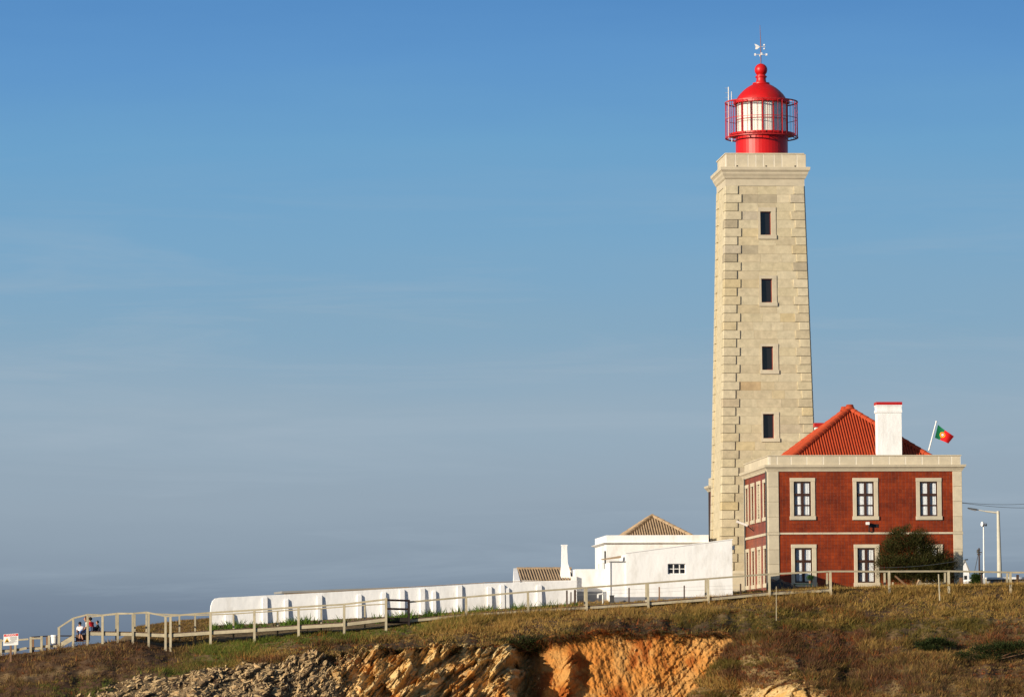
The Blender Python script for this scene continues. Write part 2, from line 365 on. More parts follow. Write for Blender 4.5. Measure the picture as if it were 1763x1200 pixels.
M['grey_paint'] = mat('grey_skirting_and_shade_paint', (0.22, 0.23, 0.25), 0.85, 0.12, 1.0, 0.2, 8)
M['grey_roof'] = mat('grey_fibre_cement', (0.26, 0.26, 0.25), 0.85, 0.15, 1.0)
M['brown_wood'] = mat('dark_brown_window_wood', (0.05, 0.022, 0.014), 0.5, 0.15, 6.0)
M['red_wood'] = mat('oxide_red_window_wood', (0.22, 0.035, 0.022), 0.5, 0.15, 6.0)
M['dark_room'] = mat('unlit_interior', (0.03, 0.028, 0.026), 0.9, 0.1)
M['glass'] = mat_glass('window_glass')
M['dark_glass'] = mat('dark_window_glass', (0.012, 0.011, 0.012), 0.06, 0.1, spec=0.5)
M['curtain'] = mat('white_curtain_cloth', (0.83, 0.82, 0.82), 0.9, 0.08, 3.0, stretch=(4, 4, 0.3))
M['curtain_shaded'] = mat('shaded_curtain_cloth', (0.30, 0.31, 0.36), 0.9, 0.1, 3.0)
M['lantern_blind'] = mat('cream_lantern_blind', (0.84, 0.80, 0.70), 0.8, 0.1, 2.0, stretch=(5, 5, 0.2))
M['wood'] = mat('weathered_pale_timber', (0.40, 0.345, 0.235), 0.85, 0.2, 3.0, 0.3, 12, objvar=0.14, stain=(0.34, 0.28, 0.17), stain_amt=0.6, stretch=(1, 1, 1))
M['wood_shaded'] = mat('shade_painted_timber', (0.020, 0.012, 0.010), 0.8, 0.25, 3.0, 0.3, 12, objvar=0.1)  # timber with the shaded side's darkness put into its colour
M['deck'] = mat('weathered_deck_boards', (0.115, 0.072, 0.05), 0.9, 0.25, 5.0, 0.3, 12)
M['post_brown'] = mat('brown_timber_post', (0.20, 0.11, 0.06), 0.85, 0.2, 4.0)
M['rust'] = mat('dark_rusty_iron', (0.06, 0.035, 0.025), 0.8, 0.25, 8.0)
M['galv'] = mat('galvanised_steel', (0.55, 0.55, 0.52), 0.45, 0.1, 4.0, metal=0.3)
M['pole_conc'] = mat('pale_concrete_pole', (0.52, 0.49, 0.40), 0.85, 0.12, 3.0)
M['black'] = mat('black_plastic', (0.015, 0.015, 0.016), 0.5, 0.1)
M['white_gloss'] = mat('white_painted_metal', (0.78, 0.76, 0.72), 0.45, 0.06, 3.0, spec=0.4)
M['drain'] = mat('dark_grey_downpipe', (0.05, 0.05, 0.05), 0.6, 0.1)
M['wire'] = mat('grey_cable', (0.06, 0.07, 0.08), 0.6, 0.05)

# ------------------------------------------------------------------ terrain: sea, ground sheet, bare cliff
def tab(*p):
    xs = [a for a, b in p]; ys = [b for a, b in p]
    return lambda x: np.interp(x, xs, ys)
g_line = tab((-300, 1140), (0, 1129), (50, 1123), (100, 1116), (150, 1109), (200, 1103), (240, 1107), (290, 1119), (330, 1114), (365, 1108), (440, 1102), (515, 1091), (590, 1088), (660, 1080), (705, 1073), (805, 1059), (910, 1052), (1010, 1047), (1120, 1041), (1220, 1033), (1330, 1022), (1430, 1014), (1540, 1011), (1640, 1009), (1763, 1006), (2100, 1000))
Yb_f = tab((-300, 217), (0, 217), (665, 218), (1000, 220), (1330, 222), (1763, 225), (2100, 226))
lip_f = tab((-300, 1190), (0, 1180), (120, 1170), (230, 1172), (330, 1160), (420, 1142), (520, 1128), (600, 1121), (700, 1118), (800, 1116), (890, 1112), (940, 1096), (1000, 1090), (1100, 1088), (1180, 1085), (1270, 1085), (1330, 1110), (1380, 1150), (1450, 1188), (1763, 1192), (2100, 1190))
a_f = tab((-300, 9), (300, 9), (560, 7), (880, 6.0), (905, 6.5), (1180, 6.5), (1270, 7), (1400, 15), (1600, 20), (2100, 21))
b_f = tab((-300, 8), (400, 7), (560, 5.0), (660, 3.4), (880, 2.8), (905, 2.0), (1180, 2.2), (1270, 3), (1400, 4), (2100, 4))
back_f = tab((-300, 1150), (0, 1146), (100, 1137), (150, 1126), (200, 1104), (237, 1080), (302, 1071), (360, 1066), (450, 1066), (700, 1058), (1000, 1037), (1300, 1018), (1763, 1007), (2100, 1003))
PYB = 1228.0
cols = np.concatenate([np.arange(-1400, -300, 20.0), np.arange(-300, 500, 2.5), np.arange(500, 1320, 1.0), np.arange(1320, 2102, 2.5), np.arange(2120, 3200, 20.0)]); NR = 190
vv = np.linspace(0, 1, NR)
PX, VV = np.meshgrid(cols, vv)
G = g_line(PX); PY = G + (PYB - G) * VV
LIP = lip_f(PX) + (fbm(PX * 0.03, PX * 0 + 3, 3, 9) - .5) * 18
LIP = np.maximum(LIP, G + 8)
YB = Yb_f(PX); YL = YB - a_f(PX); YC = YL - b_f(PX)
t1 = np.clip((PY - G) / (LIP - G), 0, 1); t2 = np.clip((PY - LIP) / (PYB - LIP), 0, 1)
YY = np.where(PY < LIP, YB + (YL - YB) * t1, YL + (YC - YL) * t2)
X0, _, Z0 = Pn(PX, PY, YY)
# zones of the bare ground
edge_n = (fbm(PX * .035, PY * .05, 4, 21) - .5)
right_edge = 1268 - (PY - 1085) * 0.74 + edge_n * 40
below = sstep(-3, 5, PY - LIP - edge_n * 14)
w_orange = below * sstep(905, 950, PX + edge_n * 20) * (1 - sstep(-8, 8, PX - right_edge))
w_slab = below * sstep(560, 640, PX + edge_n * 120) * (1 - sstep(885, 935, PX + edge_n * 20))
w_scree = below * (1 - sstep(560, 640, PX + edge_n * 120)) * sstep(150, 290, PX + edge_n * 160 + (PY - 1160) * 1.2)
lowr = sstep(1150, 1205, PY + edge_n * 40 - np.abs(PX - 1350) * 0.30) * sstep(1240, 1290, PX)
w_slab = np.clip(w_slab + lowr * 0.9, 0, 1)
w_rock = np.clip(w_orange + w_slab + w_scree, 0, 1)
# relief
ca, sa = math.cos(R(47)), math.sin(R(47))
Aa, Bb = X0 * ca + Z0 * sa, -X0 * sa + Z0 * ca
bl1 = blocks(Aa * 0.7 + 40, Bb * 2.0 + 20, 31, 0.9)
bl2 = blocks(Aa * 1.5 + 11, Bb * 6.0 + 7, 41, 0.8)
bl3 = blocks(Aa * 3.5, Bb * 15.0, 51, 0.8)
d_slab = (bl1 - .5) * 1.55 + (bl2 - .5) * 0.50 + (bl3 - .5) * .20 + (fbm(Aa * .5, Bb * .5, 3, 60) - .5) * 1.0
rill = fbm(X0 * 2.6 + Z0 * .5, Z0 * 0.55, 4, 71) - .5
d_or = rill * 0.10 + (fbm(X0 * .7, Z0 * .5, 3, 73) - .5) * .5 + (fbm(X0 * 6 + Z0 * 1.5, Z0 * 1.3, 3, 74) - .5) * .11 + (blocks(Aa * 1.8, Bb * 7, 75, .7) - .5) * 0.11 * (.4 + sstep(1080, 1200, PX)) + (blocks(X0 * 9 + Z0 * 2, Z0 * 6.2, 76, .8) - .5) * .06
pin = np.exp(-((PX - 984 + (PY - 1140) * .12) / 11.0) ** 2) * sstep(1104, 1150, PY)
d_or = d_or + pin * (.45 + .5 * bl2)
gul = np.exp(-((PX - 912) / 20.0) ** 2) * sstep(1096, 1112, PY)
outc = sstep(1100, 1125, PY) * (1 - sstep(872, 897, PX + edge_n * 18)) * sstep(560, 760, PX)
d_scree = (fbm(X0 * 1.5, Z0 * 1.5, 4, 81) - .5) * .9 + (blocks(Aa * 1.1, Bb * 2.4, 82, .8) - .5) * .5 + (blocks(Aa * 3, Bb * 5, 83, .8) - .5) * .16
spur = sstep(0, 40, PX - right_edge) * sstep(1086, 1150, PY) * (1 - sstep(1330, 1500, PX))
d_veg = (fbm(X0 * .55, YY * .4, 4, 91) - .5) * 0.6 * sstep(0.03, .2, VV) + (fbm(X0 * 1.5, PY * .05, 3, 95) - .5) * .55 * sstep(0.05, .2, VV)
dep = w_slab * d_slab + w_orange * d_or + w_scree * d_scree + spur * 1.6 + outc * 1.35 - gul * 1.2
lift = (1 - w_rock) * d_veg * 0.55
X1 = X0; Y1 = YY - dep; Z1 = Z0 + lift + w_rock * dep * 0.25
# overhanging vegetated lip above the orange face
lipb = np.exp(-((PY - LIP + 7) / 9.0) ** 2) * sstep(600, 700, PX) * (1 - sstep(1230, 1290, PX))
Y1 = Y1 - lipb * (0.12 + .6 * fbm(X0 * 1.6, PY * .08, 3, 97))
FX, FY, FZ = X1.copy(), Y1.copy(), Z1.copy()     # visible slope, reused for planting

# rows behind the crest and in front, down to the sea
sea_z = -24.0
bx, by, bz = Pn(cols, back_f(cols), Yb_f(cols) + 9)
rows_back = []
left = 1 - sstep(60, 260, cols)
for Yd, f in ((2500, .3), (900, .7), (420, .95), (300, 1.0), (255, 1.0)):
    sc_ = Yd / (Yb_f(cols) + 9)
    zz = (bz * f) * (1 - left) + left * (bz - 0.25 * (Yd - 226))
    rows_back.append((bx * sc_, np.full_like(cols, Yd), np.maximum(zz, sea_z - 6)))
rows_back.append((bx, by, bz))
for f in (.35, .7):
    rows_back.append((bx + (X1[0] - bx) * f, by + (Y1[0] - by) * f, bz + (Z1[0] - bz) * f - .05))
rows_front = []
for Yd, z in ((192, -5.5), (180, -14), (165, -23), (140, -30)):
    sc_ = Yd / Y1[-1]
    rows_front.append((X1[-1] * (0.5 + 0.5 * sc_), np.full_like(cols, Yd) + (fbm(cols * .02, cols * 0 + Yd, 3, 3) - .5) * 6, np.full_like(cols, z)))
GX = np.vstack([r[0] for r in rows_back] + [X1] + [r[0] for r in rows_front])
GY = np.vstack([r[1] for r in rows_back] + [Y1] + [r[1] for r in rows_front])
GZ = np.vstack([r[2] for r in rows_back] + [Z1] + [r[2] for r in rows_front])
nb = len(rows_back); nr, nc = GX.shape

def mixc(a, b, t): return a[..., :] * (1 - t[..., None]) + np.asarray(b) * t[..., None]
soil = np.zeros(PX.shape + (3,)); soil[:] = (0.115, 0.070, 0.036)
n1 = fbm(X0 * .25, YY * .2, 4, 101); n2 = fbm(X0 * 1.1, PY * .05, 4, 105)
soil = mixc(soil, (0.20, 0.135, 0.06), sstep(.45, .65, n1)); soil = mixc(soil, (0.075, 0.045, 0.032), sstep(.5, .7, n2) * .8)
brown_left = (1 - sstep(230, 420, PX + (PY - 1130) * 2)) * sstep(0, .1, VV)
soil = mixc(soil, (0.085, 0.045, 0.026), brown_left * .8)
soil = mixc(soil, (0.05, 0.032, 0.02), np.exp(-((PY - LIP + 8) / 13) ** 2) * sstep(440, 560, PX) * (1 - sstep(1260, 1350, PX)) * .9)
path = np.exp(-((PY - (1158 - (PX - 100) * 0.10) - edge_n * 16) / 7.0) ** 2) * (1 - sstep(130, 260, PX))
soil = mixc(soil, (0.27, 0.18, 0.085), np.clip(path, 0, 1) * sstep(.35, .6, n2))
orange = np.zeros_like(soil); orange[:] = (0.48, 0.198, 0.044)
orange = mixc(orange, (0.48, 0.245, 0.075), sstep(.47, .66, fbm(X0 * .9 + 3, Z0 * 1.1, 4, 111) + .22 * sstep(1120, 1230, PX + (PY - 1100) * .6)))
orange = mixc(orange, (0.31, 0.088, 0.017), sstep(.50, .72, fbm(X0 * 1.6, Z0 * 1.2, 4, 115)))
slab = np.zeros_like(soil); slab[:] = (0.56, 0.335, 0.115)
slab = mixc(slab, (0.60, 0.42, 0.19), sstep(.4, .8, bl2)); slab = mixc(slab, (0.52, 0.24, 0.06), sstep(.54, .70, fbm(X0 * .8, Z0 * .8, 4, 121)))
scree = np.zeros_like(soil); scree[:] = (0.25, 0.17, 0.09)
scree = mixc(scree, (0.10, 0.062, 0.036), sstep(.42, .6, fbm(X0 * 1.2, Z0 * 2, 4, 125)))
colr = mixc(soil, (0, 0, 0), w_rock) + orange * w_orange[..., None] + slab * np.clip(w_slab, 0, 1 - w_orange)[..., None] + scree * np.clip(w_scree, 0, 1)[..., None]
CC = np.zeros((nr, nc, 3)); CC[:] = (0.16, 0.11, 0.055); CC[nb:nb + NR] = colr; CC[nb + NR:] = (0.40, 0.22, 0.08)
rock_full = np.zeros((nr, nc)); rock_full[nb:nb + NR] = w_rock; rock_full[nb + NR:] = 1

def grid_mesh(name, sel):
    idx = np.arange(nr * nc).reshape(nr, nc)
    q = np.stack([idx[:-1, :-1], idx[1:, :-1], idx[1:, 1:], idx[:-1, 1:]], -1)[sel]
    used = np.unique(q); remap = np.full(nr * nc, -1); remap[used] = np.arange(len(used)); q = remap[q]
    co = np.stack([GX, GY, GZ], -1).reshape(-1, 3)[used]
    me = bpy.data.meshes.new(name); me.vertices.add(len(co)); me.vertices.foreach_set('co', co.ravel())
    me.loops.add(q.size); me.loops.foreach_set('vertex_index', q.ravel())
    me.polygons.add(len(q)); me.polygons.foreach_set('loop_start', np.arange(0, q.size, 4)); me.polygons.foreach_set('loop_total', np.full(len(q), 4))
    me.update(calc_edges=True)
    a = me.color_attributes.new('Col', 'FLOAT_COLOR', 'POINT')
    cc = np.ones((len(co), 4)); cc[:, :3] = CC.reshape(-1, 3)[used]; a.data.foreach_set('color', cc.ravel())
    return me
rq = (rock_full[:-1, :-1] + rock_full[1:, 1:] + rock_full[1:, :-1] + rock_full[:-1, 1:]) / 4 > 0.45
M['ground'] = mat_attr('dry_coastal_soil', 0.95, 0.45, 5.0, 0.8, 9.0)
M['cliff'] = mat_attr('earth_and_shale_cliff', 0.9, 0.34, 3.0, 0.9, 7.0)
def bedding(m_, strength, sc):
    N, L = m_.node_tree.nodes, m_.node_tree.links; b = N['Principled BSDF']; bp = b.inputs['Normal'].links[0].from_node
    tc = N.new('ShaderNodeTexCoord'); mp = N.new('ShaderNodeMapping'); mp.inputs['Rotation'].default_value = (0, R(47), 0); L.new(tc.outputs['Object'], mp.inputs[0])
    m2 = N.new('ShaderNodeMapping'); m2.inputs['Scale'].default_value = (.9 * sc, 1.5 * sc, 8 * sc); L.new(mp.outputs[0], m2.inputs[0])
    nz = N.new('ShaderNodeTexNoise'); nz.inputs['Scale'].default_value = 1.0; nz.inputs['Detail'].default_value = 5; nz.inputs['Roughness'].default_value = .7; L.new(m2.outputs[0], nz.inputs['Vector'])
    b2 = N.new('ShaderNodeBump'); b2.inputs['Strength'].default_value = strength; b2.inputs['Distance'].default_value = .16; L.new(nz.outputs['Fac'], b2.inputs['Height']); L.new(bp.outputs[0], b2.inputs['Normal']); L.new(b2.outputs[0], b.inputs['Normal'])
bedding(M['cliff'], .5, 1.0)
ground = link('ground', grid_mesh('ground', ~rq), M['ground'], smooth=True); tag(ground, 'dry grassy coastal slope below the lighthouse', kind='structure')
cliff = link('cliff', grid_mesh('cliff', rq), M['cliff']); tag(cliff, 'bare orange earth and pale shale cliff face', kind='structure')
m, N, L, b = nodes_of('sea_water'); b.inputs['Base Color'].default_value = (0.02, 0.045, 0.06, 1); b.inputs['Roughness'].default_value = 0.25
nz = N.new('ShaderNodeTexNoise'); nz.inputs['Scale'].default_value = 0.15; nz.inputs['Detail'].default_value = 6; bp = N.new('ShaderNodeBump'); bp.inputs['Strength'].default_value = 0.6; bp.inputs['Distance'].default_value = 1.0
tc = N.new('ShaderNodeTexCoord'); L.new(tc.outputs['Object'], nz.inputs['Vector']); L.new(nz.outputs['Fac'], bp.inputs['Height']); L.new(bp.outputs[0], b.inputs['Normal'])
seamb = MB().add([(-40000, -3000, sea_z), (40000, -3000, sea_z), (40000, 50000, sea_z), (-40000, 50000, sea_z)], [(0, 1, 2, 3)])
tag(obj('sea', seamb, m), 'grey blue ocean beyond the headland', kind='structure')

def gz(px, Y):
    """height of the ground behind the crest at photo column px and depth Y"""
    i = int(np.clip(np.searchsorted(cols, px), 0, nc - 1)); ys = GY[:nb + 1, i][::-1]; zs = GZ[:nb + 1, i][::-1]
    return float(np.interp(Y, ys, zs))

# ------------------------------------------------------------------ lighthouse
YAW = 0.0773
fm = P(1325, 1024, 247)
HD_B = 2.75
tw = Frame(fm + Vector((-math.sin(YAW), math.cos(YAW), 0)) * HD_B, YAW)
zb = tw.z(1325, 1010, -2.7); zt = tw.z(1319, 320, -2.3)
hwb = (tw.x(1411.5, 1010, -2.7) - tw.x(1239, 1010, -2.7)) / 2 - .065
hwt = (tw.x(1387, 320, -2.3) - tw.x(1251, 320, -2.3)) / 2 - .05
cxt = (tw.x(1387, 320, -2.3) + tw.x(1251, 320, -2.3)) / 2 * 0.5 + (tw.x(1411.5, 1010, -2.7) + tw.x(1239, 1010, -2.7)) / 4
DR = 0.88
def hw(z): return hwb + (hwt - hwb) * (z - zb) / (zt - zb)
def hd(z): return hw(z) * DR
lh = thing('lighthouse', 'tall square tapering limestone lighthouse with red lantern and dome', 'lighthouse', tw.O, YAW)
TF = 0.28
# core behind the facing stones
z_base, z_pl = -1.5, tw.z(1262, 984, -2.8)
def ring(z, o): return [(cxt - hw(z) - o, -hd(z) - o, z), (cxt + hw(z) + o, -hd(z) - o, z), (cxt + hw(z) + o, hd(z) + o, z), (cxt - hw(z) - o, hd(z) + o, z)]
mb = MB()
def core_ring(z): return [(cxt - hw(z) + .012, -hd(z) + TF, z), (cxt + hw(z) - .012, -hd(z) + TF, z), (cxt + hw(z) - .012, hd(z), z), (cxt - hw(z) + .012, hd(z), z)]
mb.hexa(core_ring(z_base), core_ring(zt + 0.6)); obj('wall', mb, M['stone'], lh)
pl = MB(); pl.hexa(ring(z_base, .16), ring(z_pl - .12, .16)); pl.hexa(ring(z_pl - .119, .20), ring(z_pl + .06, .10)); obj('plinth', pl, M['trim'], lh)
pitch = 14.95 * 247 / F
nco = int(round((zt - z_pl - .06) / pitch)); pitch = (zt - z_pl - .06) / nco
wins = [(1305, 1335.4, 357.4, 412, 1308.7, 1327.4, 364.4, 405), (1307, 1337, 474.5, 527.5, 1310.5, 1329.3, 480, 521),
        (1308.8, 1339.7, 592, 644, 1311.6, 1331, 596.4, 637), (1310.5, 1341.2, 709, 760.5, 1313.5, 1332.6, 712.5, 754.5)]
wl_ = []
for s in wins:
    yf = -2.5
    for _ in range(3): yf = -hd(tw.z(s[0], (s[2] + s[3]) / 2, yf))
    wl_.append(dict(sx0=tw.x(s[0], s[2], yf), sx1=tw.x(s[1], s[2], yf), sz1=tw.z(s[0], s[2], yf), sz0=tw.z(s[0], s[3], yf),
                    ox0=tw.x(s[4], s[6], yf), ox1=tw.x(s[5], s[6], yf), oz1=tw.z(s[4], s[6], yf), oz0=tw.z(s[4], s[7], yf)))
def face_stone(x0, x1, z0, z1, proud, c=0.007):
    """a block of the front face following its batter"""
    v = []
    for (o, i) in ((-TF, 0), (proud - c, 0), (proud, c)):
        for (x, z) in ((x0 + i, z0 + i), (x1 - i, z0 + i), (x1 - i, z1 - i), (x0 + i, z1 - i)):
            v.append((x, -hd(z) - o, z))
    f = [(3, 2, 1, 0), (8, 9, 10, 11)]
    for a in (0, 4):
        for i in range(4):
            j = (i + 1) % 4; f.append((a + i, a + j, a + 4 + j, a + 4 + i))
    return MB().add(v, f)
J = 0.002
left_mb = MB(); dark_spots = {(1, 0), (1, 1), (7, 0), (5, 3), (9, 4)}
rnd = random.Random(3)
n_left_q = n_right_q = 0
for k in range(nco):
    zhi = zt - k * pitch; zlo = zhi - pitch; zm = (zhi + zlo) / 2; h = hw(zm); hdm = hd(zm)
    wide = (k % 2 == 1)
    wl, wr = (0.97, 0.86) if wide else (0.74, 0.62)
    pr = 0.075
    # corner blocks
    for s_, wq, side_w in ((-1, wl, 0.62 if wide else 0.9), (1, wr, 0.62 if wide else 0.9)):
        q = MB(); g = 0.024; bot = []; top = []
        for zz, arr in ((zlo + g, bot), (zhi - g * .3, top)):
            hh, dd = hw(zz), hd(zz)
            xo = cxt + s_ * (hh + pr); xi = cxt + s_ * (hh - wq); xa, xb = min(xo, xi), max(xo, xi)
            cL, cR = (.035, .03) if s_ < 0 else (.02, .075)
            arr += [(xa + cL, -dd - pr, zz), (xb - cR, -dd - pr, zz), (xb, -dd - pr + cR, zz), (xb, -dd + side_w, zz), (xa, -dd + side_w, zz), (xa, -dd - pr + cL, zz)]
        q.add(bot + top, [(5, 4, 3, 2, 1, 0), (6, 7, 8, 9, 10, 11)] + [(i, (i + 1) % 6, 6 + (i + 1) % 6, 6 + i) for i in range(6)])
        mm_ = M['stone_dark'] if (s_ < 0 and k in (4, 8)) or (s_ > 0 and k == 9) else M['stone']
        obj('quoin', q, mm_, lh)
    # left face: rear corner block and facing
    bot = []; top = []; zz2 = []
    for zz, arr in ((zlo + .02, bot), (zhi - .006, top)):
        hh, dd = hw(zz), hd(zz); sw = 0.9 if wide else 0.62
        arr += [(cxt - hh - pr, dd - sw, zz), (cxt - hh + .3, dd - sw, zz), (cxt - hh + .3, dd + pr, zz), (cxt - hh - pr, dd + pr, zz)]
    left_mb.hexa(bot, top)
    y0 = -hdm + .9
    while y0 < hdm - .95:
        y1 = min(y0 + rnd.uniform(.7, 1.2), hdm - .9)
        bot = [(cxt - hw(zlo + J) - .012, y0 + J, zlo + J), (cxt - h + .2, y0 + J, zlo + J), (cxt - h + .2, y1 - J, zlo + J), (cxt - hw(zlo + J) - .012, y1 - J, zlo + J)]
        top = [(cxt - hw(zhi) - .012, y0 + J, zhi - J), (cxt - h + .2, y0 + J, zhi - J), (cxt - h + .2, y1 - J, zhi - J), (cxt - hw(zhi) - .012, y1 - J, zhi - J)]
        left_mb.hexa(bot, top); y0 = y1
    # front facing stones, cut around the window surrounds
    xa, xb = cxt - h + wl, cxt + h - wr
    spans = [(xa, xb)]
    for w in wl_:
        if zlo < w['sz1'] - .02 and zhi > w['sz0'] + .02:
            ns = []
            for a, b_ in spans: ns += [(a, min(b_, w['sx0'])), (max(a, w['sx1']), b_)]
            spans = [(a, b_) for a, b_ in ns if b_ - a > .05]
            # fill slivers between course and surround
            if zhi > w['sz1'] + .01: obj('stone', face_stone(w['sx0'] + J, w['sx1'] - J, w['sz1'] + .004, zhi - J, .012), M['stone'], lh)
            if zlo < w['sz0'] - .01: obj('stone', face_stone(w['sx0'] + J, w['sx1'] - J, zlo + J, w['sz0'] - .004, .012), M['stone'], lh)
    ci = 0
    for a, b_ in spans:
        n = max(1, int(round((b_ - a) / 1.05))); cuts = [a + (b_ - a) * (i + (rnd.uniform(-.25, .25) if 0 < i < n else 0)) / n for i in range(n + 1)]
        for i in range(n):
            mm_ = M['stone_dark'] if (k, ci) in dark_spots else (M['stone_brown'] if (k, ci) == (23, 0) else M['stone'])
            obj('stone', face_stone(cuts[i] + J, cuts[i + 1] - J, zlo + J, zhi - J, .012 + rnd.uniform(-.005, .006)), mm_, lh); ci += 1
o = obj('side_stones', left_mb, M['stone'], lh, kind='stuff')
# windows
for w in wl_:
    zc = (w['oz0'] + w['oz1']) / 2; yf = -hd(zc)
    s = MB(); p = .05
    def piece(x0, x1, z0, z1, pp): s.hexa([(x0, -hd(z0) - pp, z0), (x1, -hd(z0) - pp, z0), (x1, yf + .22, z0), (x0, yf + .22, z0)], [(x0, -hd(z1) - pp, z1), (x1, -hd(z1) - pp, z1), (x1, yf + .22, z1), (x0, yf + .22, z1)])
    piece(w['sx0'], w['ox0'], w['oz0'], w['oz1'], p); piece(w['ox1'], w['sx1'], w['oz0'], w['oz1'], p)
    piece(w['sx0'] - .002, w['sx1'] + .002, w['oz1'], w['sz1'], p + .01); piece(w['sx0'] - .03, w['sx1'] + .03, w['sz0'], w['oz0'], p + .04)
    obj('window_surround', s, M['trim'], lh)
    f_ = MB(); t = .05; yw = yf + .17
    f_.box(w['ox0'], w['ox0'] + t, yw, yw + .06, w['oz0'], w['oz1']); f_.box(w['ox1'] - t, w['ox1'], yw, yw + .06, w['oz0'], w['oz1'])
    f_.box(w['ox0'] + t, w['ox1'] - t, yw, yw + .06, w['oz1'] - t, w['oz1']); f_.box(w['ox0'] + t, w['ox1'] - t, yw, yw + .06, w['oz0'], w['oz0'] + t)
    wo = obj('window', f_, M['red_wood'], lh)
    obj('pane', MB().box(w['ox0'] + t, w['ox1'] - t, yw + .02, yw + .035, w['oz0'] + t, w['oz1'] - t), M['dark_glass'], wo)
# frieze, cornice, parapet
z_ = lambda py: tw.z(1319, py, -2.5)
fz = MB(); fz.loft([(.05, zt), (.05, z_(308)), (.02, z_(307.9))], hwt, hwt * DR, (cxt, 0)); obj('frieze', fz, M['trim'], lh)
cz = MB(); cz.loft([(.06, z_(307.9)), (.12, z_(306)), (.16, z_(303)), (.24, z_(299)), (.26, z_(296)), (.34, z_(293)), (.36, z_(292.9)), (.38, z_(288.5)), (.37, z_(287.5))], hwt, hwt * DR, (cxt, 0)); obj('cornice', cz, M['trim'], lh)
pz0, pz1 = z_(287.4), z_(264.6)
joints = [1250, 1266, 1287.5, 1301, 1314, 1332.5, 1346, 1372, 1388]
for a, b_ in zip(joints[:-1], joints[1:]):
    x0, x1 = tw.x(a, 275, -hwt * DR), tw.x(b_, 275, -hwt * DR)
    obj('parapet_panel', MB().cbox(x0 + .024, x1 - .024, -hwt * DR - .02, -hwt * DR + .25, pz0 + .003, pz1, .01), M['trim'], lh)
pj = MB().box(cxt - hwt - .012, cxt + hwt + .012, -hwt * DR - .014, -hwt * DR + .26, pz0 + .002, pz1 - .002); obj('parapet_mortar', pj, M['core'], lh)
for i in range(5):
    y0 = -hwt * DR + .265 + i * (2 * hwt * DR - .53) / 5; y1 = y0 + (2 * hwt * DR - .53) / 5 - .015
    obj('parapet_panel', MB().box(cxt - hwt - .02, cxt - hwt + .24, y0, y1, pz0 + .004, pz1), M['trim'], lh)
rest = MB().box(cxt + hwt - .24, cxt + hwt + .015, -hwt * DR + .265, hwt * DR, pz0 + .003, pz1 - .003).box(cxt - hwt + .245, cxt + hwt - .245, hwt * DR - .25, hwt * DR - .01, pz0 + .003, pz1 - .003)
obj('parapet_rear', rest, M['trim'], lh)
cp = MB(); cp.box(cxt - hwt - .06, cxt + hwt + .06, -hwt * DR - .06, -hwt * DR + .30, pz1 + .001, pz1 + .07).box(cxt - hwt - .06, cxt - hwt + .30, -hwt * DR + .301, hwt * DR + .06, pz1 + .001, pz1 + .07).box(cxt + hwt - .30, cxt + hwt + .06, -hwt * DR + .301, hwt * DR + .06, pz1 + .001, pz1 + .07)
obj('coping', cp, M['trim'], lh)
obj('gallery_floor', MB().box(cxt - hwt + .25, cxt + hwt - .25, -hwt * DR + .27, hwt * DR - .26, pz0 - .2, pz0 + .15), M['trim'], lh)
for px in (1269, 1319, 1369):
    x = tw.x(px, 286, -hwt * DR); obj('drain_hole', MB().box(x - .045, x + .045, -hwt * DR - .03, -hwt * DR - .015, pz0 + .03, pz0 + .12), M['black'], lh)
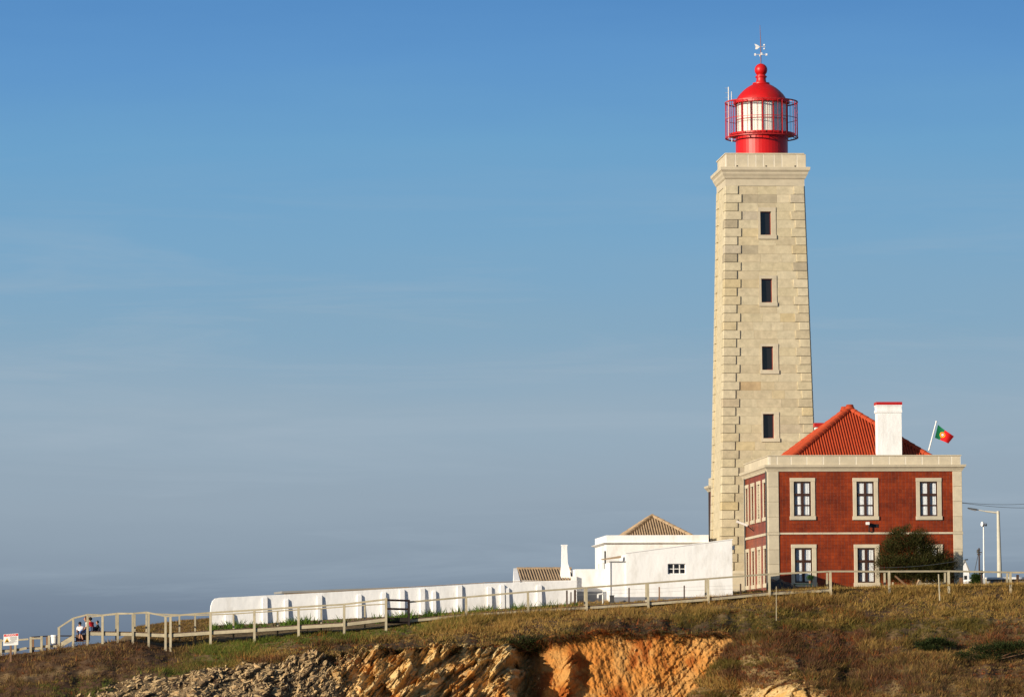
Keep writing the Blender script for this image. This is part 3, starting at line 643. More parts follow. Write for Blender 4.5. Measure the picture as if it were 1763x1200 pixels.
# lantern
Lx = lambda px, py: tw.x(px, py, 0.0)
lz = lambda py: tw.z(1311, py, 0.0)
lc = (Lx(1311.5, 250), 0.0)
rr = lambda px: px * (tw.O.dot(tw.ey)) / F
dr = MB(); dr.lathe([(rr(45.5), pz0), (rr(45.5), lz(236)), (rr(48), lz(235.5)), (rr(58), lz(234.5)), (rr(58), lz(231.5)), (rr(50), lz(231)), (rr(46), lz(230.2))], 48, lc)
obj('lantern_drum', dr, M['red_paint'], lh, smooth=False)
NS = 14
zg0, zg1 = lz(230), lz(180)
lantern = obj('lantern_room', MB().lathe([(rr(47), lz(180.2)), (rr(49), lz(179.5)), (rr(49), lz(175.5)), (rr(46), lz(174.5))], 48, lc), M['red_paint'], lh)
gm_mull = []
for i in range(NS):
    a0 = 2 * math.pi * (i + .26) / NS; a1 = 2 * math.pi * (i + 1.26) / NS; rg = rr(45.2)
    pA = Vector((lc[0] + rg * math.cos(a0), rg * math.sin(a0), 0)); pB = Vector((lc[0] + rg * math.cos(a1), rg * math.sin(a1), 0))
    am = (a0 + a1) / 2; nrm = Vector((math.cos(am), math.sin(am), 0))
    dd = (pB - pA).normalized()
    A_, B_ = pA + dd * .05, pB - dd * .05
    q = MB().hexa([A_ + Vector((0, 0, zg0)), B_ + Vector((0, 0, zg0)), B_ - nrm * .012 + Vector((0, 0, zg0)), A_ - nrm * .012 + Vector((0, 0, zg0))],
                  [A_ + Vector((0, 0, zg1)), B_ + Vector((0, 0, zg1)), B_ - nrm * .012 + Vector((0, 0, zg1)), A_ - nrm * .012 + Vector((0, 0, zg1))])
    obj('pane', q, M['glass'], lantern)
    n_f = 9; cv = []; cf = []
    for j in range(n_f + 1):
        pp = A_.lerp(B_, j / n_f) - nrm * (.035 + (.02 if j % 2 else 0))
        cv += [(pp.x, pp.y, zg0), (pp.x, pp.y, zg1)]
    for j in range(n_f): cf.append((2 * j, 2 * j + 2, 2 * j + 3, 2 * j + 1))
    obj('blind', MB().add(cv, cf), M['lantern_blind'], lantern)
    obj('mullion', MB().bar(pA + Vector((0, 0, zg0 - .02)), pA + Vector((0, 0, zg1 + .02)), .06, .06), M['red_metal'], lantern)
    obj('glazing_bar', MB().bar(A_ + nrm * .015 + Vector((0, 0, (zg0 + zg1) / 2 - .1)), B_ + nrm * .015 + Vector((0, 0, (zg0 + zg1) / 2 - .1)), .025, .025), M['red_metal'], lantern)
dome_prof = [(rr(49), lz(176)), (rr(49.5), lz(174.8)), (rr(45), lz(174.2))] + [(rr(r_), lz(p_)) for r_, p_ in ((43.8, 173.6), (43, 171), (41.6, 168), (39.4, 165), (36.4, 161.6), (33, 158.2), (29.4, 155), (25.4, 152), (21.6, 149.6), (17.5, 147.4), (14.2, 145.7))]
dome_prof += [(rr(14.8), lz(145.5)), (rr(14.8), lz(143.6)), (rr(10), lz(143.3)), (rr(9.0), lz(141.5)), (rr(8.3), lz(137.5)), (rr(8.5), lz(134.6)), (rr(10.2), lz(133.8)), (rr(10.2), lz(132)), (rr(8.2), lz(131.4)), (rr(7.6), lz(129))]
dome = obj('dome', MB().lathe(dome_prof, 48, lc), M['red_paint'], lh, smooth=True)
bp_ = [(rr(11.2) * math.cos(t), lz(121) + rr(11.2) * math.sin(t)) for t in np.linspace(-1.25, 1.5, 14)]
obj('finial_ball', MB().lathe(bp_, 28, lc), M['red_paint'], dome, smooth=True)
M['rod'] = mat('weathered_purple_grey_rod', (0.20, 0.10, 0.11), 0.6, 0.1)
rod = obj('lightning_rod', MB().cyl((lc[0], 0, lz(112)), (lc[0], 0, lz(76)), .035, .03).cyl((lc[0], 0, lz(76)), (lc[0] - .03, 0, lz(44)), .028, .012), M['rod'], dome)
M['vane_white'] = mat('pale_grey_painted_iron', (0.55, 0.54, 0.54), 0.5, 0.1)
vane = obj('weather_vane', MB().cyl((lc[0] - rr(10), 0, lz(81)), (lc[0] + rr(8), 0, lz(81)), .018).cyl((lc[0] - rr(12), 0, lz(94.5)), (lc[0] + rr(12), 0, lz(94.5)), .018).cyl((lc[0], -rr(10), lz(94.5)), (lc[0], rr(10), lz(94.5)), .018), M['vane_white'], lh)
z81 = lz(81)
obj('vane_tail', MB().prism([(lc[0] - rr(11), z81 + .18), (lc[0] - rr(6.5), z81 + .12), (lc[0] - rr(2.2), z81 + .02), (lc[0] - rr(2.2), z81 - .04), (lc[0] - rr(7), z81 - .18), (lc[0] - rr(10), z81 - .16), (lc[0] - rr(8.6), z81)], -.012, .012), M['white_gloss'], vane)
def ball(mb, c, r, n=8):
    prof = [(r * math.cos(t), c[2] + r * math.sin(t)) for t in np.linspace(-1.5, 1.5, 6)]; mb.lathe(prof, n, (c[0], c[1])); return mb
for dx, py in ((6.5, 78), (6.5, 84.5)): obj('vane_ball', ball(MB(), (lc[0] + rr(dx), 0, lz(py)), .06), M['white_gloss'], vane)
for dx, dy in ((-10, 0), (10, 0), (0, -9), (0, 9)): obj('compass_letter', MB().box(lc[0] + rr(dx) - .05, lc[0] + rr(dx) + .05, rr(dy) - .02, rr(dy) + .02, lz(96.6), lz(92.6)), M['white_gloss'], vane)
# gallery cage
cr = rr(63)
def hoop(z, r, w):
    v = []; f = []; n = 48
    for i in range(n):
        a = 2 * math.pi * i / n
        for (dr_, dz_) in ((-w, -w), (w, -w), (w, w), (-w, w)): v.append((lc[0] + (r + dr_) * math.cos(a), (r + dr_) * math.sin(a), z + dz_))
    for i in range(n):
        j = (i + 1) % n
        for q in range(4): f.append((4 * i + q, 4 * j + q, 4 * j + (q + 1) % 4, 4 * i + (q + 1) % 4))
    return MB().add(v, f)
cage = obj('gallery_cage', hoop(lz(177.5), cr, .035), M['red_metal'], lh)
for py, w in ((206.5, .016), (238, .035)): obj('cage_hoop', hoop(lz(py), cr, w), M['red_metal'], cage)
NB = 44
for i in range(NB):
    a = 2 * math.pi * (i + .3) / NB; wide = i % 4 == 0
    x, y = lc[0] + cr * math.cos(a), cr * math.sin(a)
    obj('cage_bar', MB().cyl((x, y, lz(238)), (x, y, lz(177.5)), .03 if wide else .012, n=5), M['red_metal'], cage)
    if wide:
        xi, yi = lc[0] + rr(49) * math.cos(a), rr(49) * math.sin(a)
        obj('cage_strut', MB().bar((x, y, lz(238)), (xi, yi, lz(234)), .05, .05), M['red_metal'], cage); obj('cage_strut', MB().bar((x, y, lz(177.5)), (xi, yi, lz(177)), .03, .03), M['red_metal'], cage)
ant = obj('antenna', MB().cyl((Lx(1252.5, 200), -.6, lz(240)), (Lx(1252.5, 200), -.6, lz(153)), .035).cyl((Lx(1257.5, 200), -.6, lz(247)), (Lx(1257.5, 200), -.6, lz(161)), .022), M['galv'], lh)
for py in (155, 163, 171, 179, 196, 206): obj('antenna_rod', MB().cyl((Lx(1246.5, 200), -.6, lz(py)), (Lx(1253.5, 200), -.6, lz(py)), .012, n=5), M['galv'], ant)

# ------------------------------------------------------------------ building helpers
def wall_holes(x0, x1, z0, z1, holes, y0, y1):
    """slab in the x-z plane with rectangular openings (reveals included)"""
    xs = sorted({x0, x1} | {v for h in holes for v in h[:2]}); zs = sorted({z0, z1} | {v for h in holes for v in h[2:]})
    solid = lambda i, j: 0 <= i < len(xs) - 1 and 0 <= j < len(zs) - 1 and not any(h[0] - 1e-6 <= xs[i] and xs[i + 1] <= h[1] + 1e-6 and h[2] - 1e-6 <= zs[j] and zs[j + 1] <= h[3] + 1e-6 for h in holes)
    mb = MB()
    for i in range(len(xs) - 1):
        for j in range(len(zs) - 1):
            if not solid(i, j): continue
            a, b, c, d = xs[i], xs[i + 1], zs[j], zs[j + 1]
            mb.add([(a, y0, c), (b, y0, c), (b, y0, d), (a, y0, d)], [(0, 1, 2, 3)])
            mb.add([(a, y1, c), (b, y1, c), (b, y1, d), (a, y1, d)], [(3, 2, 1, 0)])
            if not solid(i - 1, j): mb.add([(a, y0, c), (a, y1, c), (a, y1, d), (a, y0, d)], [(3, 2, 1, 0)])
            if not solid(i + 1, j): mb.add([(b, y0, c), (b, y1, c), (b, y1, d), (b, y0, d)], [(0, 1, 2, 3)])
            if not solid(i, j - 1): mb.add([(a, y0, c), (b, y0, c), (b, y1, c), (a, y1, c)], [(3, 2, 1, 0)])
            if not solid(i, j + 1): mb.add([(a, y0, d), (b, y0, d), (b, y1, d), (a, y1, d)], [(0, 1, 2, 3)])
    return mb
def swap_side(mb, x):
    """turn a slab drawn in the x-z plane into one lying in the y-z plane at x (its outside facing -x)"""
    mb.v = [(x + p[1], p[0], p[2]) for p in mb.v]; return mb

def corrugated(width, base_l, rise, run, l_top_left, l_top_right, pitch, tile=9.0, r=None, y_back=None):
    """tile-covered roof slope in its own frame: eave along +x from 0 to width at the origin, rising towards +y.
    trapezoid top from l_top_left to l_top_right at full run"""
    mb = MB(); r = r or pitch * 0.34; slope = math.hypot(run, rise); sx, sz = run / slope, rise / slope
    n = int(width / pitch)
    mb.add([(0, 0, 0), (width, 0, 0), (l_top_right, run, rise), (l_top_left, run, rise)], [(0, 1, 2, 3)])
    for i in range(n):
        x = (i + .5) * width / n
        t = 1.0
        if x < l_top_left: t = x / l_top_left
        elif x > l_top_right: t = (width - x) / (width - l_top_right)
        L_ = slope * t
        if L_ < .1: continue
        nt = max(1, int(round(L_ / tile)))
        jit = rnd.uniform(-.008, .008)
        for k in range(nt):
            s0, s1 = L_ * k / nt - .02, L_ * (k + 1) / nt
            h0, h1 = .012, .004; v = []
            for (s_, hh, rr_) in ((s0, h0, r), (s1, h1, r * .86)):
                for a in np.linspace(0, math.pi, 6):
                    xx = x + jit - rr_ * math.cos(a); hn = hh + rr_ * math.sin(a) * 1.5
                    v.append((xx, s_ * sx - hn * sz, s_ * sz + hn * sx))
            f = [(q, q + 1, 7 + q, 6 + q) for q in range(5)] + [(5, 4, 3, 2, 1, 0)]
            mb.add(v, f)
    return mb
def place(mb, o, ang):
    c, s = math.cos(ang), math.sin(ang)
    mb.v = [(o[0] + p[0] * c - p[1] * s, o[1] + p[0] * s + p[1] * c, o[2] + p[2]) for p in mb.v]; return mb
def cap_tiles(p0, p1, r, mat_, parent, tile=0.45):
    p0, p1 = Vector(p0), Vector(p1); L_ = (p1 - p0).length; n = max(1, int(L_ / tile)); d = (p1 - p0) / n
    u = d.normalized(); side = u.cross(Vector((0, 0, 1))).normalized(); upv = side.cross(u).normalized()
    for k in range(n):
        v = []
        for (q, r_) in ((p0 + d * k - u * .03, r * 1.05), (p0 + d * (k + 1), r * .88)):
            for a in np.linspace(-.25, math.pi + .25, 8): v.append(q + side * (r_ * math.cos(a)) + upv * (r_ * math.sin(a)))
        f = [(i, i + 1, 9 + i, 8 + i) for i in range(7)] + [tuple(range(7, -1, -1)), tuple(range(8, 16))]
        obj('ridge_tile', MB().add(v, f), mat_, parent)

_wcache = {}
def casement(parent, x0, x1, z0, z1, y, style='curtain', side_x=None, variant=0):
    """two-leaf window, three rows of panes; local x-z plane at depth y (or on the left side wall at side_x)"""
    t = .075; cx = (x0 + x1) / 2
    put = (lambda mb: mb) if side_x is None else (lambda mb: swap_side(mb, side_x))
    f = MB(); f.box(x0, x0 + t, y, y + .07, z0, z1).box(x1 - t, x1, y, y + .07, z0, z1)
    f.box(x0 + t, x1 - t, y, y + .07, z1 - t, z1).box(x0 + t, x1 - t, y, y + .07, z0, z0 + t)
    f.box(cx - .075, cx + .075, y - .012, y + .058, z0 + t, z1 - t)
    H = z1 - z0 - 2 * t; rows = [z0 + t, z0 + t + H * .30, z0 + t + H * .63, z1 - t]
    for i, zr in enumerate(rows[1:-1]):
        hb = .035 if i == 0 else .07
        f.box(x0 + t, cx - .075, y + .004, y + .06, zr - hb, zr + hb).box(cx + .075, x1 - t, y + .004, y + .06, zr - hb, zr + hb)
    w = obj('window', put(f), M['brown_wood'], parent)
    for i in range(3):
        za = rows[i] + (0 if i == 0 else (.035 if i == 1 else .07)); zb_ = rows[i + 1] - (.035 if i == 0 else (.07 if i == 1 else 0))
        for (a, b) in ((x0 + t, cx - .075), (cx + .075, x1 - t)):
            obj('pane', put(MB().box(a, b, y + .03, y + .038, za, zb_)), M['glass'], w)
    # gathered curtains: grey left part is the reveal's shade put into colour
    rv = random.Random(variant * 17 + 5)
    for q, (a, b) in enumerate(((x0 + t, cx - .02), (cx + .02, x1 - t))):
        wd = b - a; dr_ = rv.uniform(.5, .72) if q == 0 else rv.uniform(.85, 1.0)
        if variant == 3 and q == 1: dr_ = .45
        s0 = b - wd * dr_
        n = 14; v = []; fc = []
        for j in range(n + 1):
            xx = s0 + (b - s0) * j / n; yy = y + .066 + .012 * math.sin(j * 1.9 + variant) + .006 * math.sin(j * .7)
            v += [(xx, yy, z0 + .03), (xx, yy, z1 - .03)]
        for j in range(n): fc.append((2 * j, 2 * j + 2, 2 * j + 3, 2 * j + 1))
        obj('curtain', put(MB().add(v, fc)), M['curtain'], w)
        if dr_ < .95:
            obj('curtain', put(MB().add([(a, y + .12, z0 + .03), (s0 + .02, y + .12, z0 + .03), (s0 + .02, y + .12, z1 - .03), (a, y + .12, z1 - .03)], [(0, 1, 2, 3)])), M['curtain_shaded'], w)  # flat grey strip painted as the shade beside the reveal
    return w
def surround(parent, sx0, sx1, sz0, sz1, ox0, ox1, oz0, oz1, y=0.0, p=.05, m='trim', side_x=None):
    put = (lambda mb: mb) if side_x is None else (lambda mb: swap_side(mb, side_x))
    s = MB(); s.cbox(sx0, ox0, y - p, y + .16, oz0, oz1, .012).cbox(ox1, sx1, y - p, y + .16, oz0, oz1, .012)
    s.cbox(sx0 - .01, sx1 + .01, y - p - .012, y + .16, oz1, sz1, .012).cbox(sx0 - .03, sx1 + .03, y - p - .04, y + .16, sz0, oz0, .012)
    return obj('window_surround', put(s), M[m], parent)

# ------------------------------------------------------------------ red tiled keepers' house
hs = Frame(P(1325, 1016, 235), YAW)
house = thing('red_house', "two storey red tiled keepers' house with stone trim and orange hipped roof", 'house', hs.O, YAW)
W = hs.x(1656, 900); D = 10.6
zc0 = hs.z(1480, 811.5); zc1 = hs.z(1480, 800); zp = hs.z(1480, 785); zstr = hs.z(1480, 918)
win_px = []
for x0, x1 in ((1359.8, 1403), (1467.8, 1511.4), (1576.8, 1620.6)):
    win_px.append((x0, x1, 822.6, 895, x0 + 6.7, x1 - 7.2, 829, 888.4))
for x0, x1 in ((1362, 1405.4), (1470, 1513.8), (1579, 1623)):
    win_px.append((x0, x1, 937, 1010, x0 + 6.3, x1 - 7.6, 943.2, 1002.8))
holes = []; sur = []
for s in win_px:
    a = (hs.x(s[0], s[2]), hs.x(s[1], s[2]), hs.z(s[0], s[3]), hs.z(s[0], s[2])); b_ = (hs.x(s[4], s[6]), hs.x(s[5], s[6]), hs.z(s[4], s[7]), hs.z(s[4], s[6]))
    sur.append(a + b_); holes.append(b_)
wall_m = wall_holes(0.02, W - .02, -2.0, zc0 + .1, holes, 0.0, .34)
wall_o = obj('wall', wall_m, M['red_tile'], house)
tag(wall_o, 'red glazed tile front wall of the house')
# left side wall with four bays on each floor
sy = [1.6, 4.2, 6.8, 9.35]; sholes = []; ssur = []
for fl in (0, 3):
    oz0, oz1 = holes[fl][2], holes[fl][3]; sz0, sz1 = sur[fl][2], sur[fl][3]
    for y in sy:
        sholes.append((y - .5, y + .5, oz0, oz1)); ssur.append((y - .72, y + .72, sz0, sz1, y - .5, y + .5, oz0, oz1))
obj('wall', swap_side(wall_holes(.345, D, -2.0, zc0 + .1, sholes, 0.0, .34), 0.02), M['red_tile'], house)
obj('wall', MB().box(W - .34, W - .03, .345, D, -2, zc0 + .1).box(.365, W - .345, D - .34, D, -2, zc0 + .1), M['red_tile'], house)
obj('ceiling', MB().box(.37, W - .37, .36, D - .36, zc0 - .1, zc0 + .05).box(.37, W - .37, .36, D - .36, zstr - .1, zstr + .1).box(.37, W - .37, 4.0, 4.2, -1.5, zc0 - .11), M['dark_room'], house)
for i, s in enumerate(sur):
    surround(house, s[0], s[1], s[2], s[3], s[4], s[5], s[6], s[7])
    casement(house, s[4], s[5], s[6], s[7], .03, variant=(0, 1, 3, 4, 5, 6)[i])
for i, s in enumerate(ssur):
    surround(house, s[0], s[1], s[2], s[3], s[4], s[5], s[6], s[7], side_x=0.02)
    casement(house, s[4], s[5], s[6], s[7], .16, side_x=0.02, variant=7 + i)
# corner pilasters in blocks, string course in lengths, cornice, parapet slabs
nblk = 8; zq0 = -2.0
for (xa, xb) in ((-.03, hs.x(1341, 900)), (hs.x(1641, 900), W + .03)):
    zz = zq0
    edges = [-2.0, -.2] + [(-.2) + (zstr - .08 + .2) * i / 4 for i in range(1, 5)]
    edges2 = [zstr + .085 + (zc0 - zstr - .085) * i / 4 for i in range(5)]
    for e in (edges, edges2):
        for a, b_ in zip(e[:-1], e[1:]):
            obj('quoin', MB().cbox(xa, xb, -.055, .5, a + .004, b_ - .004, .012), M['trim'], house)
obj('quoin', MB().box(-.032, .5, D - .45, D + .03, -2, zc0), M['trim'], house)
nseg = 12; x_0, x_1 = hs.x(1341.5, 900), hs.x(1640.5, 900)
for i in range(nseg):
    a, b_ = x_0 + (x_1 - x_0) * i / nseg, x_0 + (x_1 - x_0) * (i + 1) / nseg
    obj('string_course', MB().cbox(a + .004, b_ - .004, -.05, .1, zstr - .05, zstr + .06, .012), M['trim'], house)
obj('string_course', MB().box(-.045, .1, .51, D - .46, zstr - .07, zstr + .075), M['trim'], house)
for xa, xb in ((-.05, hs.x(1341, 900) + .01), (hs.x(1641, 900) - .01, W + .05)):
    obj('string_course', MB().box(xa, xb, -.085, .1, zstr - .078, zstr + .083), M['trim'], house)
hx, hy, hc = W / 2, D / 2, (W / 2, D / 2)
co = MB(); co.loft([(.04, zc0 + .001), (.06, zc0 + .03), (.09, zc0 + .1), (.16, zc0 + .2), (.24, zc0 + .26), (.25, zc1 - .06), (.27, zc1 - .02), (.26, zc1)], hx, hy, hc); obj('cornice', co, M['trim'], house)
jo = [1325.5, 1338, 1362, 1389, 1417.5, 1445.2, 1474, 1502, 1531, 1559, 1587.6, 1616, 1638, 1653.5]
for a, b_ in zip(jo[:-1], jo[1:]):
    x0, x1 = hs.x(a, 792), hs.x(b_, 792)
    obj('parapet_panel', MB().cbox(x0 + .028, x1 - .028, .01, .22, zc1 + .002, zp, .012), M['trim'], house)
obj('parapet_mortar', MB().box(.02, W - .02, .016, .225, zc1 + .001, zp - .004), M['core'], house)
for i in range(10):
    y0 = .23 + (D - .46) * i / 10; y1 = .23 + (D - .46) * (i + 1) / 10
    obj('parapet_panel', swap_side(MB().cbox(y0 + .012, y1 - .012, .0, .22, zc1 + .002, zp, .012), .012), M['trim'], house)
obj('parapet_rear', MB().box(W - .22, W - .02, .23, D - .23, zc1 + .002, zp - .002).box(.24, W - .24, D - .22, D - .02, zc1 + .002, zp - .002), M['trim'], house)
obj('coping', MB().box(-.03, W + .03, -.03, .27, zp + .001, zp + .06).box(-.03, .27, .271, D, zp + .001, zp + .06).box(W - .27, W + .03, .271, D, zp + .001, zp + .06), M['trim'], house)
# hipped roof
ye = .75; ez = zp - .28
ex0, ex1 = hs.x(1358, 783, ye), hs.x(1612, 783, ye)
yr1 = 5.1; ydep = 9.6
ax = hs.x(1463, 704, yr1); az = hs.z(1463, 706, yr1); yr2 = 7.0
rise = az - ez
roof = obj('roof', MB().add([(ex0, ye, ez), (ex1, ye, ez), (ex1, ydep, ez), (ex0, ydep, ez), (ax, yr1, az), (ax, yr2, az)], [(0, 1, 4), (1, 2, 5, 4), (2, 3, 5), (3, 0, 4, 5), (3, 2, 1, 0)]), M['roof_red'], house)
rm = lambda mb: obj('roof_tiles', mb, M['roof_red'], roof, kind='stuff')
wd = ex1 - ex0
rm(place(corrugated(wd, 0, rise, yr1 - ye, ax - ex0, ax - ex0 + .01, .16), (ex0, ye, ez + .01), 0))
rm(place(corrugated(ydep - ye, 0, rise, ax - ex0, ydep - yr2, ydep - yr1, .16), (ex0, ydep, ez + .01), -math.pi / 2))
rm(place(corrugated(ydep - ye, 0, rise, ex1 - ax, yr1 - ye, yr2 - ye, .16), (ex1, ye, ez + .01), math.pi / 2))
for p0, p1 in (((ex0, ye, ez), (ax, yr1, az)), ((ex1, ye, ez), (ax, yr1, az)), ((ex0, ydep, ez), (ax, yr2, az)), ((ax, yr1, az), (ax, yr2, az))):
    cap_tiles(Vector(p0) + Vector((0, 0, .06)), Vector(p1) + Vector((0, 0, .06)), .17, M['roof_red'], roof)
for yk in (yr1, yr2): obj('ridge_knob', MB().lathe([(.27, az + .05), (.29, az + .12), (.22, az + .22), (.24, az + .27), (.18, az + .33)], 14, (ax, yk)), M['roof_red'], roof, smooth=True)
# chimney
yc = .5
c0, c1 = hs.x(1511, 740, yc), hs.x(1552.5, 740, yc); ct = hs.z(1530, 697, yc)
ch = obj('chimney', MB().box(c0, c1, yc, yc + .8, ez - .3, ct - .45).box(c0 - .05, c1 + .03, yc - .04, yc + .84, ct - .449, ct - .30).box(c0 - .02, c1 + .01, yc - .015, yc + .815, ct - .299, ct - .08).box(c0 - .05, c1 + .03, yc - .04, yc + .84, ct - .079, ct), M['white'], house)
obj('chimney_cap', MB().box(c0 - .06, c1 + .04, yc - .05, yc + .85, ct + .001, ct + .17), M['red_metal'], ch)
# rear chimney seen behind the roof beside the tower
y9 = 9.9; r0, r1 = hs.x(1404, 735, y9), hs.x(1423, 735, y9); rz = hs.z(1412, 735, y9)
c2 = obj('chimney', MB().box(r0, r1, y9, y9 + .5, ez - .3, rz), M['white'], house)
obj('chimney_cap', MB().box(r0 - .06, r1 + .08, y9 - .06, y9 + .56, rz + .001, hs.z(1412, 728, y9)), M['red_metal'], c2)
# downpipe at the corner, lamps on the walls
obj('downpipe', MB().cyl((-.05, .62, -.8), (-.05, .62, zc0 + .08), .055, n=8), M['drain'], house)
obj('downpipe', MB().cyl((-.05, D - .6, -.8), (-.05, D - .6, zc0 + .08), .05, n=8), M['drain'], house)
x9, z9 = hs.front(1492.5, 904)
lamp = obj('floodlight', MB().box(x9 - .09, x9 + .10, -.34, -.14, z9 + .02, z9 + .18), M['white_gloss'], house)
obj('bracket', MB().bar((x9 + .1, -.2, z9 - .02), (x9 + .1, -.2, z9 - .35), .05, .05).bar((x9 + .1, -.2, z9 - .35), (x9 + .1, 0.02, z9 - .35), .05, .05), M['black'], lamp)
xA, zA = hs.front(1496, 907); xB, zB = hs.front(1512, 902)
obj('wall_plate', MB().box(xA + .05, xB, -.03, .01, zA - .02, zB), M['black'], house)
ly, lz_ = hs.side(1297, 906, 0.0)
lamp = obj('wall_lamp', MB().cyl((-1.0, ly, lz_ + .30), (-.35, ly, lz_ + .05), .075, n=8), M['white_gloss'], house)
obj('bracket', MB().bar((-.4, ly, lz_ + .06), (.03, ly, lz_ - .28), .05, .05), M['black'], lamp)
hk = hs.front(1657, 865)
# rear wing of the house behind the tower
wg = Frame(P(1226.5, 1016, 254), YAW)
wing = thing('rear_wing', 'red tiled wing with stone cornice, just showing left of the tower', 'house', wg.O, YAW)
zw = wg.z(1222, 846); zw1 = wg.z(1222, 836); zw2 = wg.z(1222, 822)
obj('wall', MB().box(0, 3, 0, 1.4, -2, zw), M['red_tile'], wing)
obj('cornice', MB().loft([(.04, zw + .001), (.1, zw + .1), (.24, zw + .25), (.26, zw1)], 1.5, .7, (1.5, .7)), M['trim'], wing)
obj('parapet', MB().loft([(.0, zw1 + .001), (.0, zw2)], 1.5, .7, (1.5, .7)), M['trim'], wing)
obj('downpipe', MB().cyl((-.09, .5, -.5), (-.09, .5, zw), .05), M['drain'], wing)

# ------------------------------------------------------------------ flag on the house
yF = 1.3
fA = hs.front(1600, 772, yF); fB = hs.front(1612, 726, yF)
fl = Frame(hs.O + hs.ex * fA[0] + hs.ey * yF + Vector((0, 0, fA[1])), YAW)
flag = thing('flag', 'green and red flag with yellow emblem flying from white pole on the house roof', 'flag', fl.O, YAW)
ptop = Vector((fB[0] - fA[0], 0, fB[1] - fA[1])); pdir = ptop.normalized()
obj('flag_pole', MB().cyl(-pdir * .12, ptop, .045, .035, 8), M['white_gloss'], flag)
obj('pole_knob', ball(MB(), tuple(ptop), .06), M['white_gloss'], flag)
q = lambda px, py: Vector((hs.front(px, py, yF)[0] - fA[0], 0, hs.front(px, py, yF)[1] - fA[1]))
k00, k01, k10, k11 = q(1609.5, 753.5), q(1615.0, 731), q(1632.5, 763.5), q(1643, 751)
mid_t, mid_b = q(1629.5, 742.5), q(1620.5, 758)
def fsurf(u, v):
    t = (1 - u) ** 2 * k01 + 2 * u * (1 - u) * (2 * mid_t - .5 * k01 - .5 * k11) + u * u * k11
    b = (1 - u) ** 2 * k00 + 2 * u * (1 - u) * (2 * mid_b - .5 * k00 - .5 * k10) + u * u * k10
    p = b.lerp(t, v); p.y = .075 * math.sin(u * 6 + v * 1.2) * (.3 + u); return p
nu, nv = 20, 8
fmb = MB().add([fsurf(i / nu, j / nv) for i in range(nu + 1) for j in range(nv + 1)], [(i * (nv + 1) + j, (i + 1) * (nv + 1) + j, (i + 1) * (nv + 1) + j + 1, i * (nv + 1) + j + 1) for i in range(nu) for j in range(nv)])
M['flag_green'] = mat('green_flag_cloth', (0.004, 0.15, 0.055), 0.8, 0.1); M['flag_red'] = mat('red_flag_cloth', (0.62, 0.008, 0.008), 0.8, 0.1)
M['yellow'] = mat('yellow_emblem_cloth', (0.75, 0.42, 0.02), 0.8, 0.1); M['flag_white'] = mat('white_emblem_cloth', (0.8, 0.78, 0.76), 0.8, 0.05)
cloth = obj('cloth', fmb, M['flag_green'], flag, smooth=True); cloth.data.materials.append(M['flag_red'])
for i, pl_ in enumerate(cloth.data.polygons): pl_.material_index = 0 if (i // nv) < nu * .4 else 1
def femb(name, poly, m_, off):
    c = MB(); n = len(poly)
    for s in (-1, 1):
        v = [fsurf(u, w) + Vector((0, s * off, 0)) for u, w in poly]; cu = sum(u for u, w in poly) / n; cw = sum(w for u, w in poly) / n
        v.append(fsurf(cu, cw) + Vector((0, s * off, 0))); c.add(v, [(i, (i + 1) % n, n) for i in range(n)])
    obj(name, c, m_, cloth)
circ = lambda ru, rv: [(.40 + ru * math.cos(t), .5 + rv * math.sin(t)) for t in np.linspace(0, 2 * math.pi, 20, endpoint=False)]
femb('armillary_sphere', circ(.165, .25), M['yellow'], .012)
sh = lambda s: [(.40 - .10 * s, .5 + .17 * s), (.40 + .10 * s, .5 + .17 * s), (.40 + .10 * s, .5 - .06 * s), (.40 + .055 * s, .5 - .16 * s), (.40, .5 - .19 * s), (.40 - .055 * s, .5 - .16 * s), (.40 - .10 * s, .5 - .06 * s)]
femb('shield', sh(1.0), M['flag_red'], .020); femb('shield_field', sh(.62), M['flag_white'], .028)
M['flag_blue'] = mat('blue_emblem_cloth', (0.02, 0.05, 0.3), 0.8, 0.05)
for du, dv in ((0, 0), (.026, 0), (-.026, 0), (0, .055), (0, -.055)):
    femb('escutcheon', [(.40 + du - .009, .5 + dv - .018), (.40 + du + .009, .5 + dv - .018), (.40 + du + .009, .5 + dv + .018), (.40 + du - .009, .5 + dv + .018)], M['flag_blue'], .034)

# ------------------------------------------------------------------ white outbuildings
an = Frame(P(1045, 1040, 248.5), YAW)
annex = thing('white_annex', 'white flat fronted annex with parapet and tan hipped tile roof', 'building', an.O, YAW)
Wa = an.x(1220, 930); Da = 7.2
zA0 = an.z(1100, 936.5); zA1 = an.z(1100, 933.5); zA2 = an.z(1100, 921)
swin = []
for yy in (2.2, 5.0): swin.append((yy - .35, yy + .35, zA0 - 2.6 - (0.4 if yy < 3 else 0), zA0 - 1.1))
obj('wall', MB().box(.3, Wa, 0, Da, -2, zA0), M['white'], annex)
obj('wall', swap_side(wall_holes(0.002, Da, -2, zA0 - .002, swin, 0, .298), 0.0), M['white'], annex)
for s in swin:
    f = obj('window', swap_side(MB().box(s[0], s[1], .15, .2, s[2], s[3]), 0), M['brown_wood'], annex)
    obj('pane', swap_side(MB().box(s[0] + .06, s[1] - .06, .14, .149, s[2] + .06, s[3] - .06), 0), M['dark_glass'], f)
obj('cornice', MB().loft([(.05, zA0 + .001), (.2, zA0 + .07), (.22, zA1)], Wa / 2, Da / 2, (Wa / 2, Da / 2)), M['white'], annex)
obj('parapet', MB().box(0, Wa, 0, .22, zA1 + .001, zA2).box(0, .22, .221, Da, zA1 + .001, zA2).box(Wa - .22, Wa, .221, Da, zA1 + .001, zA2), M['white'], annex)
